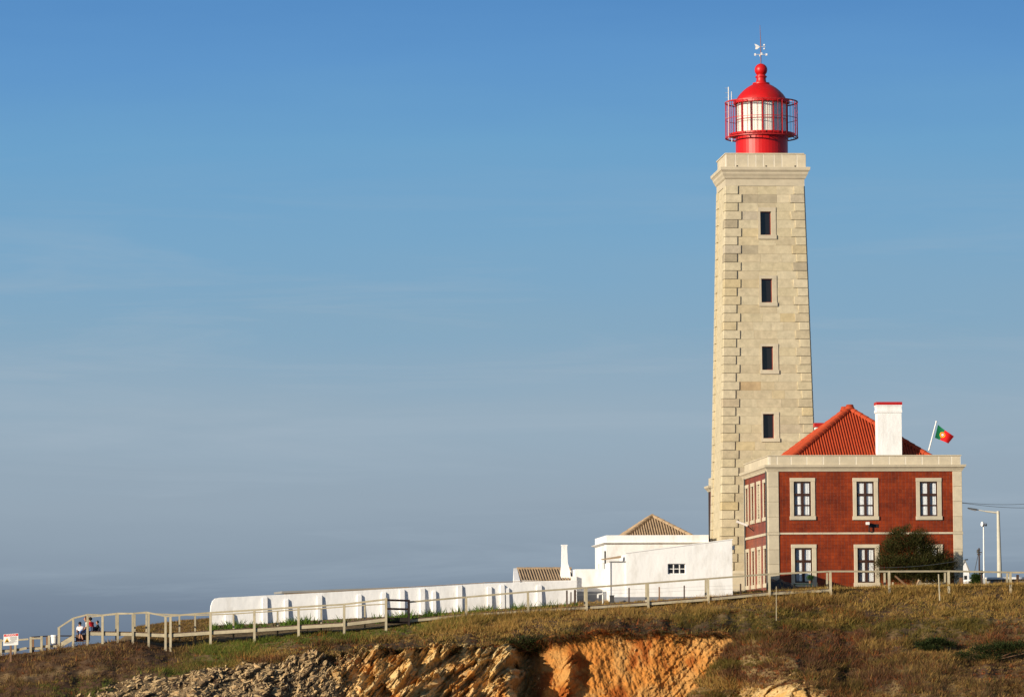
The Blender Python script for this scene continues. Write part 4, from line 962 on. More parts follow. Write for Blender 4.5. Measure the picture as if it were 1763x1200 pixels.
obj('downpipe', MB().cyl((-.06, .35, -1), (-.06, .35, zA0 - .4), .05), M['drain'], annex)
ye = .5; ez = zA2 - .25; ex0, ex1 = an.x(1071, 921, ye), an.x(1199, 921, ye)
yr = 3.3; ax, az = an.front(1123, 889.5, yr); yd = 6.4; yr2 = 4.0
aroof = obj('roof', MB().add([(ex0, ye, ez), (ex1, ye, ez), (ex1, yd, ez), (ex0, yd, ez), (ax, yr, az), (ax, yr2, az)], [(0, 1, 4), (1, 2, 5, 4), (2, 3, 5), (3, 0, 4, 5), (3, 2, 1, 0)]), M['roof_tan'], annex)
ra = lambda mb: obj('roof_tiles', mb, M['roof_tan'], aroof, kind='stuff')
ra(place(corrugated(ex1 - ex0, 0, az - ez, yr - ye, ax - ex0, ax - ex0 + .01, .155), (ex0, ye, ez + .01), 0))
ra(place(corrugated(yd - ye, 0, az - ez, ax - ex0, yd - yr2, yd - yr, .155), (ex0, yd, ez + .01), -math.pi / 2))
ra(place(corrugated(yd - ye, 0, az - ez, ex1 - ax, yr - ye, yr2 - ye, .155), (ex1, ye, ez + .01), math.pi / 2))
for p0, p1 in (((ex0, ye, ez), (ax, yr, az)), ((ex1, ye, ez), (ax, yr, az)), ((ex0, yd, ez), (ax, yr2, az)), ((ax, yr, az), (ax, yr2, az))):
    cap_tiles(Vector(p0) + Vector((0, 0, .05)), Vector(p1) + Vector((0, 0, .05)), .13, M['roof_tan'], aroof)

sf = Frame(P(1052, 1040, 227), YAW)
shed = thing('white_lean_to', 'white lean-to with sloping roofline and small barred window beside the tower', 'building', sf.O, YAW)
sx = lambda px, py=980: sf.x(px, py); sz = lambda px, py: sf.z(px, py)
wn_ = (sx(1149.6), sx(1180.6), sz(1160, 988), sz(1160, 970))
xl, xr = sx(1078), sx(1261); zl, zr = sz(1078, 952.5), sz(1261, 928.8)
body = wall_holes(xl, xr, -2.5, zl, [wn_], 0, .3)
body.prism([(xl, zl + .001), (xr, zl + .001), (xr, zr)], 0, .3)
obj('wall', body, M['white'], shed)
obj('wall', MB().hexa([(xl, .302, -2.5), (xr, .302, -2.5), (xr, 3.5, -2.5), (xl, 3.5, -2.5)], [(xl, .302, zl - .05), (xr, .302, zr - .05), (xr, 3.5, zr - .05), (xl, 3.5, zl - .05)]), M['white'], shed)
obj('coping', MB().prism([(xl - .05, zl + .002), (xr + .04, zr + .006), (xr + .04, zr + .05), (xl - .05, zl + .045)], -.03, .34), M['white'], shed)
obj('roof', MB().hexa([(xl + .5, .36, zl + .03), (xr - .1, .36, zr - .02), (xr - .1, 3.5, zr - .02), (xl + .5, 3.5, zl + .03)], [(xl + .5, .36, zl + .10), (xr - .1, .36, zr + .03), (xr - .1, 3.5, zr + .03), (xl + .5, 3.5, zl + .1)]), M['grey_roof'], shed)
nk = (sx(1052.5), sz(1060, 967.5))
obj('side_wall', MB().box(nk[0], xl - .002, .12, 3.5, -2.5, nk[1]), M['white'], shed)
obj('ledge', MB().box(nk[0] - .06, xl - .004, .06, .6, nk[1] + .002, nk[1] + .06), M['grey_roof'], shed)
obj('canopy', MB().hexa([(sx(1039), .4, sz(1039, 963.5)), (sx(1071), .4, sz(1071, 960)), (sx(1071), 1.4, sz(1071, 959)), (sx(1039), 1.4, sz(1039, 962))], [(sx(1039), .4, sz(1039, 962)), (sx(1071), .4, sz(1071, 956)), (sx(1071), 1.4, sz(1071, 955.5)), (sx(1039), 1.4, sz(1039, 961))]), M['roof_tan'], shed)
obj('downpipe', MB().cyl((nk[0] - .04, .1, -1.0), (nk[0] - .03, .1, nk[1]), .024), M['grey_paint'], shed)
obj('skirting_and_shade', MB().box(nk[0] - .01, xr + .005, -.012, .11, -2.5, sz(1150, 1027)), M['grey_paint'], shed)
obj('wall_block', MB().box(xr, xr + .14, .1, .4, sz(1262, 946), sz(1262, 939)), M['white'], shed)
wo = MB(); t = .045
wo.box(wn_[0], wn_[0] + t, .1, .15, wn_[2], wn_[3]).box(wn_[1] - t, wn_[1], .1, .15, wn_[2], wn_[3]).box(wn_[0] + t, wn_[1] - t, .1, .15, wn_[2], wn_[2] + t).box(wn_[0] + t, wn_[1] - t, .1, .15, wn_[3] - t, wn_[3])
for i in (1, 2): xx = wn_[0] + (wn_[1] - wn_[0]) * i / 3; wo.box(xx - .03, xx + .03, .105, .145, wn_[2] + t, wn_[3] - t)
zm = (wn_[2] + wn_[3]) / 2; wo.box(wn_[0] + t, wn_[1] - t, .11, .14, zm - .02, zm + .02)
w = obj('window', wo, M['white_gloss'], shed)
for i in range(3):
    for j in range(2):
        xa = wn_[0] + (wn_[1] - wn_[0]) * i / 3 + .035; xb = wn_[0] + (wn_[1] - wn_[0]) * (i + 1) / 3 - .035
        za, zb_ = (wn_[2] + t, zm - .02) if j == 0 else (zm + .02, wn_[3] - t)
        obj('pane', MB().box(xa, xb, .12, .13, za, zb_), M['dark_glass'], w)

lw = Frame(P(991, 1040, 229.6), YAW)
low = thing('white_yard_wall', 'low white yard wall with grey skirting between annex and tiled lean-to', 'wall', lw.O, YAW)  # the grey skirting here is a shadow painted along the wall foot
obj('wall', MB().box(0, lw.x(1051, 1000), 0, .3, -2, lw.z(1000, 979.5)), M['white'], low)
obj('wall', MB().box(0, .3, .302, 5, -2, lw.z(1000, 979.5) - .003), M['white'], low)
obj('skirting_and_shade', MB().box(-.012, lw.x(1051, 1000) - .004, -.014, .1, -2, lw.z(1000, 1018)), M['grey_paint'], low)  # grey band is a shadow painted along the foot of the wall
obj('pillar', MB().box(-.25, .05, -.22, -.02, -2, lw.z(995, 992)), M['white'], low)

tf = Frame(P(885, 1040, 230.5), YAW)
tl = thing('tiled_lean_to', 'small white outbuilding with weathered tile roof and tall tapered chimney', 'building', tf.O, YAW)
tx = lambda px, y=0: tf.x(px, 990, y); tz = lambda py, y=0: tf.z(930, py, y)
obj('wall', MB().box(0.3, tx(991), 0, 4, -2, tz(999)), M['white'], tl)
gx = tx(895)
obj('gable_wall', MB().add([(0, -.1, -2), (0, -.1, tz(998.5, 0)), (.18, 2.6, tz(977.5, 2.6)), (.18, 5, -2)] + [(gx, -.1, -2), (gx, -.1, tz(998.5, 0)), (gx + .05, 2.6, tz(977.5, 2.6)), (gx, 5, -2)], [(0, 1, 2, 3), (7, 6, 5, 4), (0, 4, 5, 1), (1, 5, 6, 2), (2, 6, 7, 3), (3, 7, 4, 0)]), M['white'], tl)
tr = tz(980, 2.5) - tz(999)
ro = obj('roof', MB().add([(gx + .02, .05, tz(999) - .06), (tx(991), .05, tz(999) - .06), (tx(991), 2.5, tz(980, 2.5) - .06), (gx + .02, 2.5, tz(980, 2.5) - .06)], [(0, 1, 2, 3)]), M['roof_tan'], tl)
obj('roof_tiles', place(corrugated(tx(991) - gx - .05, 0, tr, 2.45, 0, tx(991) - gx - .05, .155), (gx + .04, .03, tz(999)), 0), M['roof_tan'], ro, kind='stuff')
cap_tiles((gx + .06, 2.5, tz(980, 2.5) + .02), (tx(991), 2.5, tz(980, 2.5) + .02), .12, M['roof_tan'], ro)
def flare(cx0, cx1, base0, base1, y):
    v = []
    prof = [(999.5, base0, base1, .7), (981, base0 + 1, base1 - 2, .66), (975, cx0 - .2, cx1 + 2.5, .5), (969, cx0, cx1 + .8, .42), (939.5, cx0 + .6, cx1 - .4, .38), (939.4, cx0 - .3, cx1 + .6, .42), (937.4, cx0 - .3, cx1 + .6, .42)]
    for py, a, b, dp in prof:
        z = tf.z(970, py, y); xa, xb = tf.x(a, 960, y), tf.x(b, 960, y); v += [(xa, y, z), (xb, y, z), (xb, y + dp, z), (xa, y + dp, z)]
    f = [(3, 2, 1, 0), (4 * 6, 4 * 6 + 1, 4 * 6 + 2, 4 * 6 + 3)]
    for k in range(6):
        for i in range(4): j = (i + 1) % 4; f.append((4 * k + i, 4 * k + j, 4 * k + 4 + j, 4 * k + 4 + i))
    return MB().add(v, f)
obj('chimney', flare(967.2, 976.8, 965.5, 983, .35), M['white'], tl)

# ------------------------------------------------------------------ long white perimeter wall with buttresses
A = P(363, 1088, 224.5); B = P(995, 1044, 228.5)
pw = Frame(A, math.atan2(B.y - A.y, B.x - A.x))
pwall = thing('buttressed_wall', 'long low white limewashed perimeter wall with raking buttresses', 'wall', pw.O, pw.yaw)
top = [(363.5, 1082), (362.5, 1058), (363.5, 1043), (366.5, 1034), (371, 1029.8), (378, 1028.4), (420, 1026.6), (455, 1024.6), (491, 1023), (560, 1019.4), (640, 1015), (740, 1009.6), (834, 1004), (900, 1002), (973, 999.5), (993, 998.8)]
poly = [pw.front(*p) for p in top]
poly = [(poly[0][0], -2.0)] + poly + [(poly[-1][0], -2.0)]
obj('wall', MB().prism(poly, 0, .38), M['white'], pwall)
for (pa, pb) in (((491, 1022.6), (640, 1014.6)), ((640, 1014.4), (834, 1003.6)), ((834, 1003), (973, 998.8))):
    (xa, za), (xb, zb_) = pw.front(*pa), pw.front(*pb)
    obj('coping', MB().prism([(xa, za + .004), (xb - .01, zb_ + .004), (xb - .01, zb_ + .034), (xa, za + .03)], -.02, .40), M['roof_tan'], pwall)
for px, py, wpx in ((402, 1057, 14), (460, 1029, 8), (496, 1032, 6), (554, 1026, 8), (622, 1024.5, 7), (664, 1020, 7), (696, 1016, 8), (731, 1014, 8), (750, 1018, 6), (795, 1008.5, 8), (846, 1011, 7), (868, 1007.5, 7), (876, 1013, 5), (932, 1008, 8)):
    x1, zt_ = pw.front(px, py); x0 = pw.x(px - wpx, py)
    bb = MB().add([(x0, -.30, -1.5), (x1, -.30, -1.5), (x1, -.22, 0.2), (x0, -.22, 0.2), (x1, -.11, zt_ - .03), (x0, -.11, zt_ - .03), (x0, 0.01, zt_ + .06), (x1, 0.01, zt_ + .06), (x0, .01, -1.5), (x1, .01, -1.5)],
                  [(0, 1, 2, 3), (3, 2, 4, 5), (5, 4, 7, 6), (8, 0, 3, 5, 6), (9, 7, 4, 2, 1)])
    obj('buttress', bb, M['white'], pwall)
# grey roofed store behind the wall
gs = Frame(P(486, 1060, 233), pw.yaw)
store = thing('grey_roofed_store', 'long low store with grey sheet roof just showing above the white wall', 'building', gs.O, gs.yaw)
xa, za = gs.front(485, 1017.4); xb, zb_ = gs.front(703, 1009.6)
obj('wall', MB().prism([(xa + .3, -1), (xb, -1), (xb, zb_ - .15), (xa + .3, za - .15)], .15, 3), M['white'], store)
obj('roof', MB().prism([(xa, za - .12), (xb, zb_ - .10), (xb, zb_), (xa, za)], -.1, 3.3), M['grey_roof'], store)

# ------------------------------------------------------------------ timber boardwalks
class Walk:
    """boardwalk assembled in world positions under one Empty"""
    def __init__(s, name, label, origin):
        s.o = Vector(origin); s.t = thing(name, label, 'boardwalk', s.o)
    def put(s, name, mb, m_='wood', parent=None, kind=None): return obj(name, mb.shift(-s.o), M[m_], parent or s.t, kind=kind)
BY = Vector((0, 1, 0))
def post(wk, px, top, foot, Y, w=.115, m_='wood', lean=0.0, sink=.35):
    p0 = P(px, foot, Y); p1 = P(px + lean, top, Y); p0 = p0 + (p0 - p1).normalized() * sink
    return wk.put('post', MB().bar(p0, p1, w, w * .9, (0, 1, 0)), m_)
def rail(wk, a, b, Ya, Yb_, h=.085, w=.07, m_='wood', name='handrail'):
    return wk.put(name, MB().bar(P(*a, Ya), P(*b, Yb_), w, h), m_)
def decking(wk, pts, wd=1.7, beam=.17, joists=True, m_='wood'):
    """pts = [(px, py of the beam's top edge, Y)]"""
    pl = MB(); under = MB()
    for (a, b) in zip(pts[:-1], pts[1:]):
        A_, B_ = P(*a), P(*b); d = (B_ - A_); n = max(1, int(d.length / .145))
        wk.put('beam', MB().bar(A_ - Vector((0, 0, beam / 2)), B_ - Vector((0, 0, beam / 2)), .06, beam), m_)
        wk.put('beam', MB().bar(A_ + BY * (wd - .1) - Vector((0, 0, beam / 2)), B_ + BY * (wd - .1) - Vector((0, 0, beam / 2)), .06, beam), m_)
        for i in range(n):
            c = A_ + d * ((i + .5) / n); u = d / n * .43; z = Vector((0, 0, .002 + rnd.uniform(0, .008))); th = Vector((0, 0, .05))
            q = [c - u - BY * .015, c + u - BY * .015, c + u + BY * wd, c - u + BY * wd]
            pl.hexa([p + z for p in q], [p + z + th for p in q])
        if joists:
            m2 = int(d.length / .9)
            for i in range(m2):
                c = A_ + d * ((i + .3) / m2) - Vector((0, 0, .09)); under.bar(c + BY * .06, c + BY * (wd - .14), .06, .14)
    wk.put('deck_planks', pl, 'deck', kind='stuff')
    if under.v: wk.put('joists', under, 'deck', kind='stuff')

# raised walk with steps, left of the corner and along the wall
wA = Walk('boardwalk', 'raised pale timber boardwalk with handrails, from the steps to the white wall', P(293, 1120, 217))
YA = 217.0
A_posts = [(126, 1064.5, 1111), (150.7, 1058.5, 1109), (176.6, 1058.8, 1105), (202.8, 1056.5, 1103), (228.7, 1056.5, 1105), (256, 1056, 1109), (285, 1061, 1119), (293.6, 1061, 1122)]
for px, tp, ft in A_posts: post(wA, px, tp, ft, YA, .12)
Ar = [(126, 1064), (150.7, 1057.6), (176.6, 1058.6), (202.8, 1055.6), (228.7, 1055.8), (252, 1053.6), (285, 1060.4)]
for a, b in zip(Ar[:-1], Ar[1:]): rail(wA, a, b, YA - .02, YA - .02)
decking(wA, [(149, 1087.6, YA + .05), (176, 1088, YA + .05), (228, 1088.8, YA + .05), (285, 1091, YA + .05)], 1.7)
B_posts = [(362.5, 1054, 1108), (438, 1049.5, 1104), (514, 1044.5, 1092), (592.6, 1039.8, 1090), (664.6, 1029, 1081)]
for px, tp, ft in B_posts: post(wA, px, tp, ft, YA, .125)
Br = [(285, 1060.6), (362.5, 1054.4), (438, 1049.8), (514, 1044.8), (592.6, 1040), (664.6, 1031.5)]
for a, b in zip(Br[:-1], Br[1:]): rail(wA, a, b, YA - .02, YA - .02, .095)
decking(wA, [(285.5, 1091.4, YA + .06), (362.5, 1086.4, YA + .06), (438, 1082, YA + .06), (514, 1077, YA + .06), (592.6, 1072.2, YA + .06), (664.6, 1063.6, YA + .06)], 1.7)
for px, tp, ft in ((152, 1062, 1090), (200, 1058, 1090), (232, 1057.5, 1090), (252, 1056, 1090), (309, 1060, 1092), (336, 1058.8, 1092), (402, 1056, 1088), (478, 1051, 1084), (553, 1047, 1080), (628, 1041, 1074)): post(wA, px, tp, ft, YA + 1.65, .09)
for a, b in (((152, 1062), (200, 1057)), ((200, 1057), (252, 1055)), ((252, 1055.6), (336, 1059)), ((336, 1059), (402, 1056.4)), ((402, 1056.4), (478, 1051.4)), ((478, 1051.4), (553, 1047.2)), ((553, 1047.2), (628, 1041.4)), ((628, 1041.4), (664, 1039.5))): rail(wA, a, b, YA + 1.62, YA + 1.62, .06)
# steps
post(wA, 101.5, 1079.5, 1117, YA, .13)
rail(wA, (101.5, 1080), (126, 1064), YA - .02, YA - .02)
wA.put('stringer', MB().bar(P(102, 1111.5, YA), P(126, 1097.5, YA), .05, .24)); wA.put('stringer', MB().bar(P(102, 1111.5, YA + 1.4), P(126, 1097.5, YA + 1.4), .05, .24))
for i in range(6):
    c = P(104 + i * 4.2, 1109 - i * 2.45, YA + .7); wA.put('step', MB().box(c.x - .13, c.x + .13, c.y - .68, c.y + .68, c.z - .02, c.z + .025), 'deck')
for i in range(4):
    a, b = P(127 + i * 5.6, 1103, YA), P(132 + i * 5.6, 1103, YA); wA.put('platform_plank', MB().box(a.x, b.x, YA + .05, YA + 1.6, a.z - .04, a.z), 'deck')
a, b = P(127, 1092, YA), P(149, 1092, YA); wA.put('step', MB().box(a.x, b.x, YA + 1.0, YA + 1.7, a.z - .3, a.z), 'deck')
# landing rail, its shade painted in as near-black timber, where the walk steps down beside the wall
wL = Walk('landing_railing', 'short dark stained timber landing rail joining the two boardwalk levels', P(685, 1080, 217.5)); wL.t['category'] = 'railing'  # dark stain is the shaded side's darkness put into the timber colour
for a, b in (((666, 1032.6), (704, 1033.6)), ((666, 1047.6), (704, 1048.4))): rail(wL, a, b, 217.4, 217.6, .11, .06, 'wood_shaded', 'rail')
post(wL, 704, 1032, 1077, 217.6, .12, 'wood_shaded')
dk = MB(); a0, b0 = P(666, 1063, 217.4), P(704, 1063, 217.6)
for i in range(11): c = a0.lerp(b0, (i + .5) / 11); wL.put('slat', MB().box(c.x - .045, c.x + .045, c.y - .02, c.y + .02, c.z - .22, c.z), 'wood_shaded')
wL.put('beam', MB().bar(P(666, 1070.8, 217.5), P(704, 1071, 217.7), .07, .12), 'wood_shaded'); wL.put('deck', MB().hexa([P(666, 1063.5, 217.5), P(704, 1063.5, 217.7), P(704, 1063.5, 217.7) + BY * 1.6, P(666, 1063.5, 217.5) + BY * 1.6], [P(666, 1062.6, 217.5), P(704, 1062.6, 217.7), P(704, 1062.6, 217.7) + BY * 1.6, P(666, 1062.6, 217.5) + BY * 1.6]), 'wood_shaded')

# low walk climbing past the house
wC = Walk('boardwalk', 'long timber boardwalk with single handrail climbing past the white buildings to the house', P(1010, 1047, 219.5))
Yc = lambda px: 217.8 + (px - 705) * 5.6 / 1058
Cr = [(705, 1036), (803, 1027.6), (909.5, 1018.4), (1010, 1011.4), (1116, 1003.6), (1219.6, 996), (1325, 988), (1430, 983.2), (1531, 983.4), (1633.5, 983), (1740, 985), (1800, 985.5)]
for a, b in zip(Cr[:-1], Cr[1:]): rail(wC, a, b, Yc(a[0]) - .02, Yc(b[0]) - .02, .095)
for px, tp, ft in ((803, 1027, 1060), (909.5, 1017.8, 1053), (1010, 1010.8, 1049), (1116, 1003, 1044), (1219.6, 995.6, 1035), (1325, 987, 1024), (1430, 982.6, 1017), (1531, 982.8, 1013), (1633.5, 982.4, 1010), (1740, 984, 1011)):
    post(wC, px, tp, ft, Yc(px), .13, lean=-.6)
for px, tp, ft in ((1007, 1013, 1047), (1112.5, 1005, 1041), (1215, 998, 1034), (1424, 986, 1016), (1523, 986, 1012), (1627, 985.5, 1010), (1734, 987, 1010)): post(wC, px, tp, ft, Yc(px) + 1.3, .11)
decking(wC, [(705, 1066.5, Yc(705) + .05), (803, 1057, Yc(803) + .05), (909.5, 1050, Yc(909) + .05), (1010, 1044.2, Yc(1010) + .05), (1116, 1037.4, Yc(1116) + .05), (1219.6, 1029.6, Yc(1219) + .05), (1325, 1020, Yc(1325) + .05), (1430, 1014, Yc(1430) + .05)], 1.4, .13, False)

# lower fenced walk at the far left
wD = Walk('boardwalk', 'low fenced timber walk below the steps at the cliff edge', P(50, 1122, 217))
for px, tp, ft in ((1.5, 1100, 1128), (26.5, 1102, 1127), (53, 1096, 1125), (71.5, 1094.5, 1122), (84.5, 1093.5, 1120)): post(wD, px, tp, ft, 217, .12)
for px, tp, ft in ((57, 1096, 1118), (81, 1096, 1116)): post(wD, px, tp, ft, 218.4, .1, 'post_brown')
for a, b in (((-40, 1104.5), (26, 1101.5)), ((26, 1101.5), (49, 1099.8)), ((55, 1098.6), (72, 1098.2))): rail(wD, a, b, 216.97, 216.97, .09)
for a, b in (((53, 1096.4), (90, 1094)), ((101, 1094.2), (126, 1094.2))): rail(wD, a, b, 218.45, 218.45, .06, .06, 'wood_shaded')
for a, b in (((-40, 1124), (26, 1119.6)), ((26, 1119.6), (46, 1115)), ((55, 1116.6), (72, 1115.6)), ((72, 1112.6), (85, 1112)), ((85, 1112), (101, 1112))): wD.put('beam', MB().bar(P(*a, 217.1), P(*b, 217.1), .06, .13))
pd = MB()
for a, b in (((-40, 1122), (53, 1114)), ((53, 1114), (101, 1110.5))):
    A_, B_ = P(*a, 217.1), P(*b, 217.1); n = int((B_ - A_).length / .15)
    for i in range(n):
        c = A_.lerp(B_, (i + .5) / n); pd.box(c.x - .065, c.x + .065, c.y, c.y + 1.4, c.z - .03, c.z + .006)
wD.put('deck_planks', pd, 'deck', kind='stuff')

# ------------------------------------------------------------------ small things on the site
def at(name, label, cat, px, py, Y, group=None):
    p = P(px, py, Y); return thing(name, label, cat, p, 0, group), p
def loc(p, o): return Vector(p) - Vector(o)
# warning board
sg, o = at('warning_sign', 'white cliff warning board with red header on brown post', 'sign', 18.4, 1136, 214)
h = -loc(P(18.4, 1090, 214), o).z
q = lambda px, py, dy=0: loc(P(px, py, 214 + dy), o)
obj('post', MB().bar(q(18.4, 1139), q(18.4, 1096), .10, .10, (0, 1, 0)), M['post_brown'], sg)
c = [q(5.5, 1111.3, -.07), q(31.2, 1109.6, -.07), q(31.6, 1089.8, -.07), q(6.2, 1091.6, -.07)]
pn = obj('board', MB().add(c + [p + Vector((0, .03, 0)) for p in c], [(0, 1, 2, 3), (7, 6, 5, 4), (0, 4, 5, 1), (1, 5, 6, 2), (2, 6, 7, 3), (3, 7, 4, 0)]), M['white_gloss'], sg)
ux = (c[1] - c[0]); uz = (c[3] - c[0]); fr = lambda u, v, d=.004: c[0] + ux * u + uz * v + Vector((0, -d, 0))
def patch(name, pts, m_, d=.004): return obj(name, MB().add([fr(u, v, d) for u, v in pts], [tuple(range(len(pts)))]), m_, pn)
M['sign_red'] = mat('red_sign_print', (0.62, 0.03, 0.025), 0.6, 0.1); M['print'] = mat('black_print', (0.02, 0.02, 0.02), 0.6, 0.05)
patch('header', [(.03, .79), (.97, .79), (.97, .98), (.03, .98)], M['sign_red'])
patch('triangle', [(.08, .30), (.40, .30), (.24, .66)], M['yellow'], .004)
patch('pictogram', [(.16, .33), (.34, .33), (.28, .47), (.22, .50)], M['print'], .008)
for i, (u0, u1) in enumerate(((.44, .9), (.44, .92), (.44, .88), (.5, .92), (.46, .8), (.08, .92), (.08, .7))):
    v = .70 - .085 * i; patch('text_line', [(u0, v), (u1, v), (u1, v + .03), (u0, v + .03)], M['print'])
cu = bpy.data.curves.new('header_text', 'FONT'); cu.body = 'PERIGO'; cu.size = .155; cu.align_x = 'CENTER'; cu.align_y = 'CENTER'
tmp = bpy.data.objects.new('tmp', cu); C.objects.link(tmp); dg = bpy.context.evaluated_depsgraph_get(); tm = bpy.data.meshes.new_from_object(tmp.evaluated_get(dg)); bpy.data.objects.remove(tmp)
tm.transform(Matrix.Rotation(R(90), 4, 'X')); tm.transform(Matrix.Translation(fr(.5, .885, .009)))
tm.materials.clear(); link('header_text', tm, M['flag_white'], pn)
# litter bin
bn, o = at('litter_bin', 'white round litter bin hung beside the foot of the steps', 'bin', 93.5, 1113, 217.9)
hb = 20 * 217.9 / F
bd = obj('body', MB().lathe([(.13, .07), (.15, .08), (.175, hb - .12), (.178, hb - .1)], 18), M['white_gloss'], bn, smooth=True)
obj('rim', MB().lathe([(.19, hb - .1), (.20, hb - .09), (.20, hb), (.17, hb + .01)], 18), M['white_gloss'], bn)
obj('foot', MB().cyl((0, 0, -.3), (0, 0, .07), .04), M['galv'], bn)
# thin stakes on the slope
for px, t, f, Y, lb in ((1336.5, 1009, 1058, 212, 'thin bare pole standing on the slope below the house corner'), (1618, 988, 1024, 219, 'pale timber stake leaning in the grass below the dark tree')):
    th, o = at('stake', lb, 'post', px, f, Y); obj('shaft', MB().cyl((0, 0, -.3), loc(P(px - (2 if px > 1500 else 0), t, Y), o), .022 if px < 1500 else .045, .016 if px < 1500 else .04, 6), M['wood'], th)
# wire fence between boardwalk and buildings
wf, o = at('wire_fence', 'thin wire fence on dark posts in front of the white lean-to', 'fence', 1180, 1036, 224.8)
fp = [(976, 1016, 1044, .09), (983, 1019, 1044, .07), (990, 1015, 1042, .12), (1083, 1011.5, 1038, .075), (1135, 1010, 1034, .075), (1178, 1007.5, 1031, .07), (1275, 1004.5, 1022, .08)]
for px, t, f, w_ in fp: obj('post', MB().bar(loc(P(px, f, 224.8), o) - Vector((0, 0, .4)), loc(P(px, t, 224.8), o), w_, w_, (0, 1, 0)), M['rust'] if px != 1135 else M['post_brown'], wf)
for dv in (3, 9):
    for a, b in zip(fp[2:-1], fp[3:]): obj('wire', MB().cyl(loc(P(a[0], a[1] + dv, 224.8), o), loc(P(b[0], b[1] + dv, 224.8), o), .006, n=4), M['galv'], wf)
tp_, o = at('standpipe', 'white water standpipe with tap in front of the grey skirted yard wall', 'pipe', 1038, 1042, 226)  # the wall's grey skirting is a painted shadow
obj('pipe', MB().cyl((0, 0, -.3), (0, 0, .72), .04), M['galv'], tp_); obj('tap', MB().bar((0, -.02, .66), (-.28, -.05, .62), .07, .08).bar((-.28, -.05, .62), (-.28, -.05, .35), .09, .07), M['white_gloss'], tp_)
ub, o = at('utility_box', 'small dark utility box at the corner of the white lean-to', 'box', 1053.5, 1040, 225.8)
obj('body', MB().box(-.12, .12, -.12, .1, -.3, .46), M['drain'], ub); obj('lid', MB().box(-.14, .14, -.14, .12, .461, .5), M['black'], ub)
# garden things before the house
tb, o = at('garden_table', 'small green metal garden table beside the lower left house window', 'table', 1383, 1012, 231)
M['green_metal'] = mat('green_painted_metal', (0.02, 0.05, 0.035), 0.5, 0.1)
obj('table_top', MB().box(-.55, .5, -.3, .3, .20, .24), M['green_metal'], tb)
for x in (-.5, .45):
    for y in (-.26, .26): obj('leg', MB().box(x - .02, x + .02, y - .02, y + .02, -.5, .199), M['green_metal'], tb)
pt, o = at('potted_plant', 'small green potted plant on the garden table', 'plant', 1395, 1006, 231)
obj('pot', MB().lathe([(.06, .04), (.09, .22)], 10), M['post_brown'], pt)
M['leaf'] = mat_attr('leaf_green', 0.7, 0.2, 5.0, 0.0, transl=0.25)
tb2, o = at('tarpaulin', 'dark tarpaulin heaped against the foot of the house corner', 'tarpaulin', 1326, 1016, 233.2)  # low dark wedge sloping down to the right
M['wedge'] = mat('dark_blue_grey_wedge', (0.022, 0.03, 0.034), 0.6, 0.25, 4.0, 0.4, 5)
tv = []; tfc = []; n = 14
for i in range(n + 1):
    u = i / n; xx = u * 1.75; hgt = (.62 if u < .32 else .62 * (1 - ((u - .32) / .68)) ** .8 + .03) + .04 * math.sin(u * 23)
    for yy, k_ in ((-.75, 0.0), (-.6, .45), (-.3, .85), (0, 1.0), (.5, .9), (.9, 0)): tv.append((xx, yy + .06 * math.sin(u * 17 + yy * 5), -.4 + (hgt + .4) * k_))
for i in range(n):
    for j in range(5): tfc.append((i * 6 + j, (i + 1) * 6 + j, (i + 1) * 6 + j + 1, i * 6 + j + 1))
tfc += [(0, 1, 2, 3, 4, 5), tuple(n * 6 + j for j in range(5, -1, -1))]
obj('dark_wedge', MB().add(tv, tfc), M['wedge'], tb2)
for i, (px, t, f, w_, lb) in enumerate(((1654.5, 994, 1012, .16, 'short thick timber post right of the house corner'), (1752, 989, 1008, .14, 'dark timber post behind the far right handrail'), (1537, 1002, 1012, .08, 'short pale peg beside the dark tree'), (1697.5, 996, 1010, .07, 'small leaning pale peg right of the round green shrub'))):
    th, o = at('timber_post', lb, 'post', px, f, 227); obj('shaft', MB().bar((0, 0, -.4), loc(P(px, t, 227), o), w_, w_, (0, 1, 0)), M['post_brown'] if i in (0,) else (M['rust'] if i == 1 else M['wood']), th)
# street lamp
Yl = 292
sl, o = at('street_lamp', 'tall pale street lamp with long arm and dark lamp head', 'street lamp', 1721.5, 1005, Yl)
q = lambda px, py: loc(P(px, py, Yl), o)
obj('pole', MB().cyl((0, 0, -1), q(1718.5, 882), .20, .105, 12), M['pole_conc'], sl)
obj('pole_cap', MB().cyl(q(1718.5, 884), q(1718.4, 879.5), .12, .10, 10), M['pole_conc'], sl)
obj('arm', MB().cyl(q(1718, 882.5), q(1697, 880), .075, .06, 8).cyl(q(1697, 880), q(1682, 877.3), .04, .035, 8), M['pole_conc'], sl)
a, b = q(1682.5, 877.4), q(1666, 874.6)
hd_ = obj('lamp_head', MB().hexa([a + Vector((0, -.12, -.04)), b + Vector((0, -.1, -.03)), b + Vector((0, .1, -.03)), a + Vector((0, .12, -.04))], [a + Vector((0, -.1, .06)), b + Vector((0, -.06, .05)), b + Vector((0, .06, .05)), a + Vector((0, .1, .06))]), M['drain'], sl)
obj('lens', MB().hexa([a + Vector((-.1, -.08, -.09)), b + Vector((.08, -.06, -.09)), b + Vector((.08, .06, -.09)), a + Vector((-.1, .08, -.09))], [a + Vector((-.06, -.1, -.041)), b + Vector((.03, -.08, -.031)), b + Vector((.03, .08, -.031)), a + Vector((-.06, .1, -.041))]), M['grey_paint'], hd_)
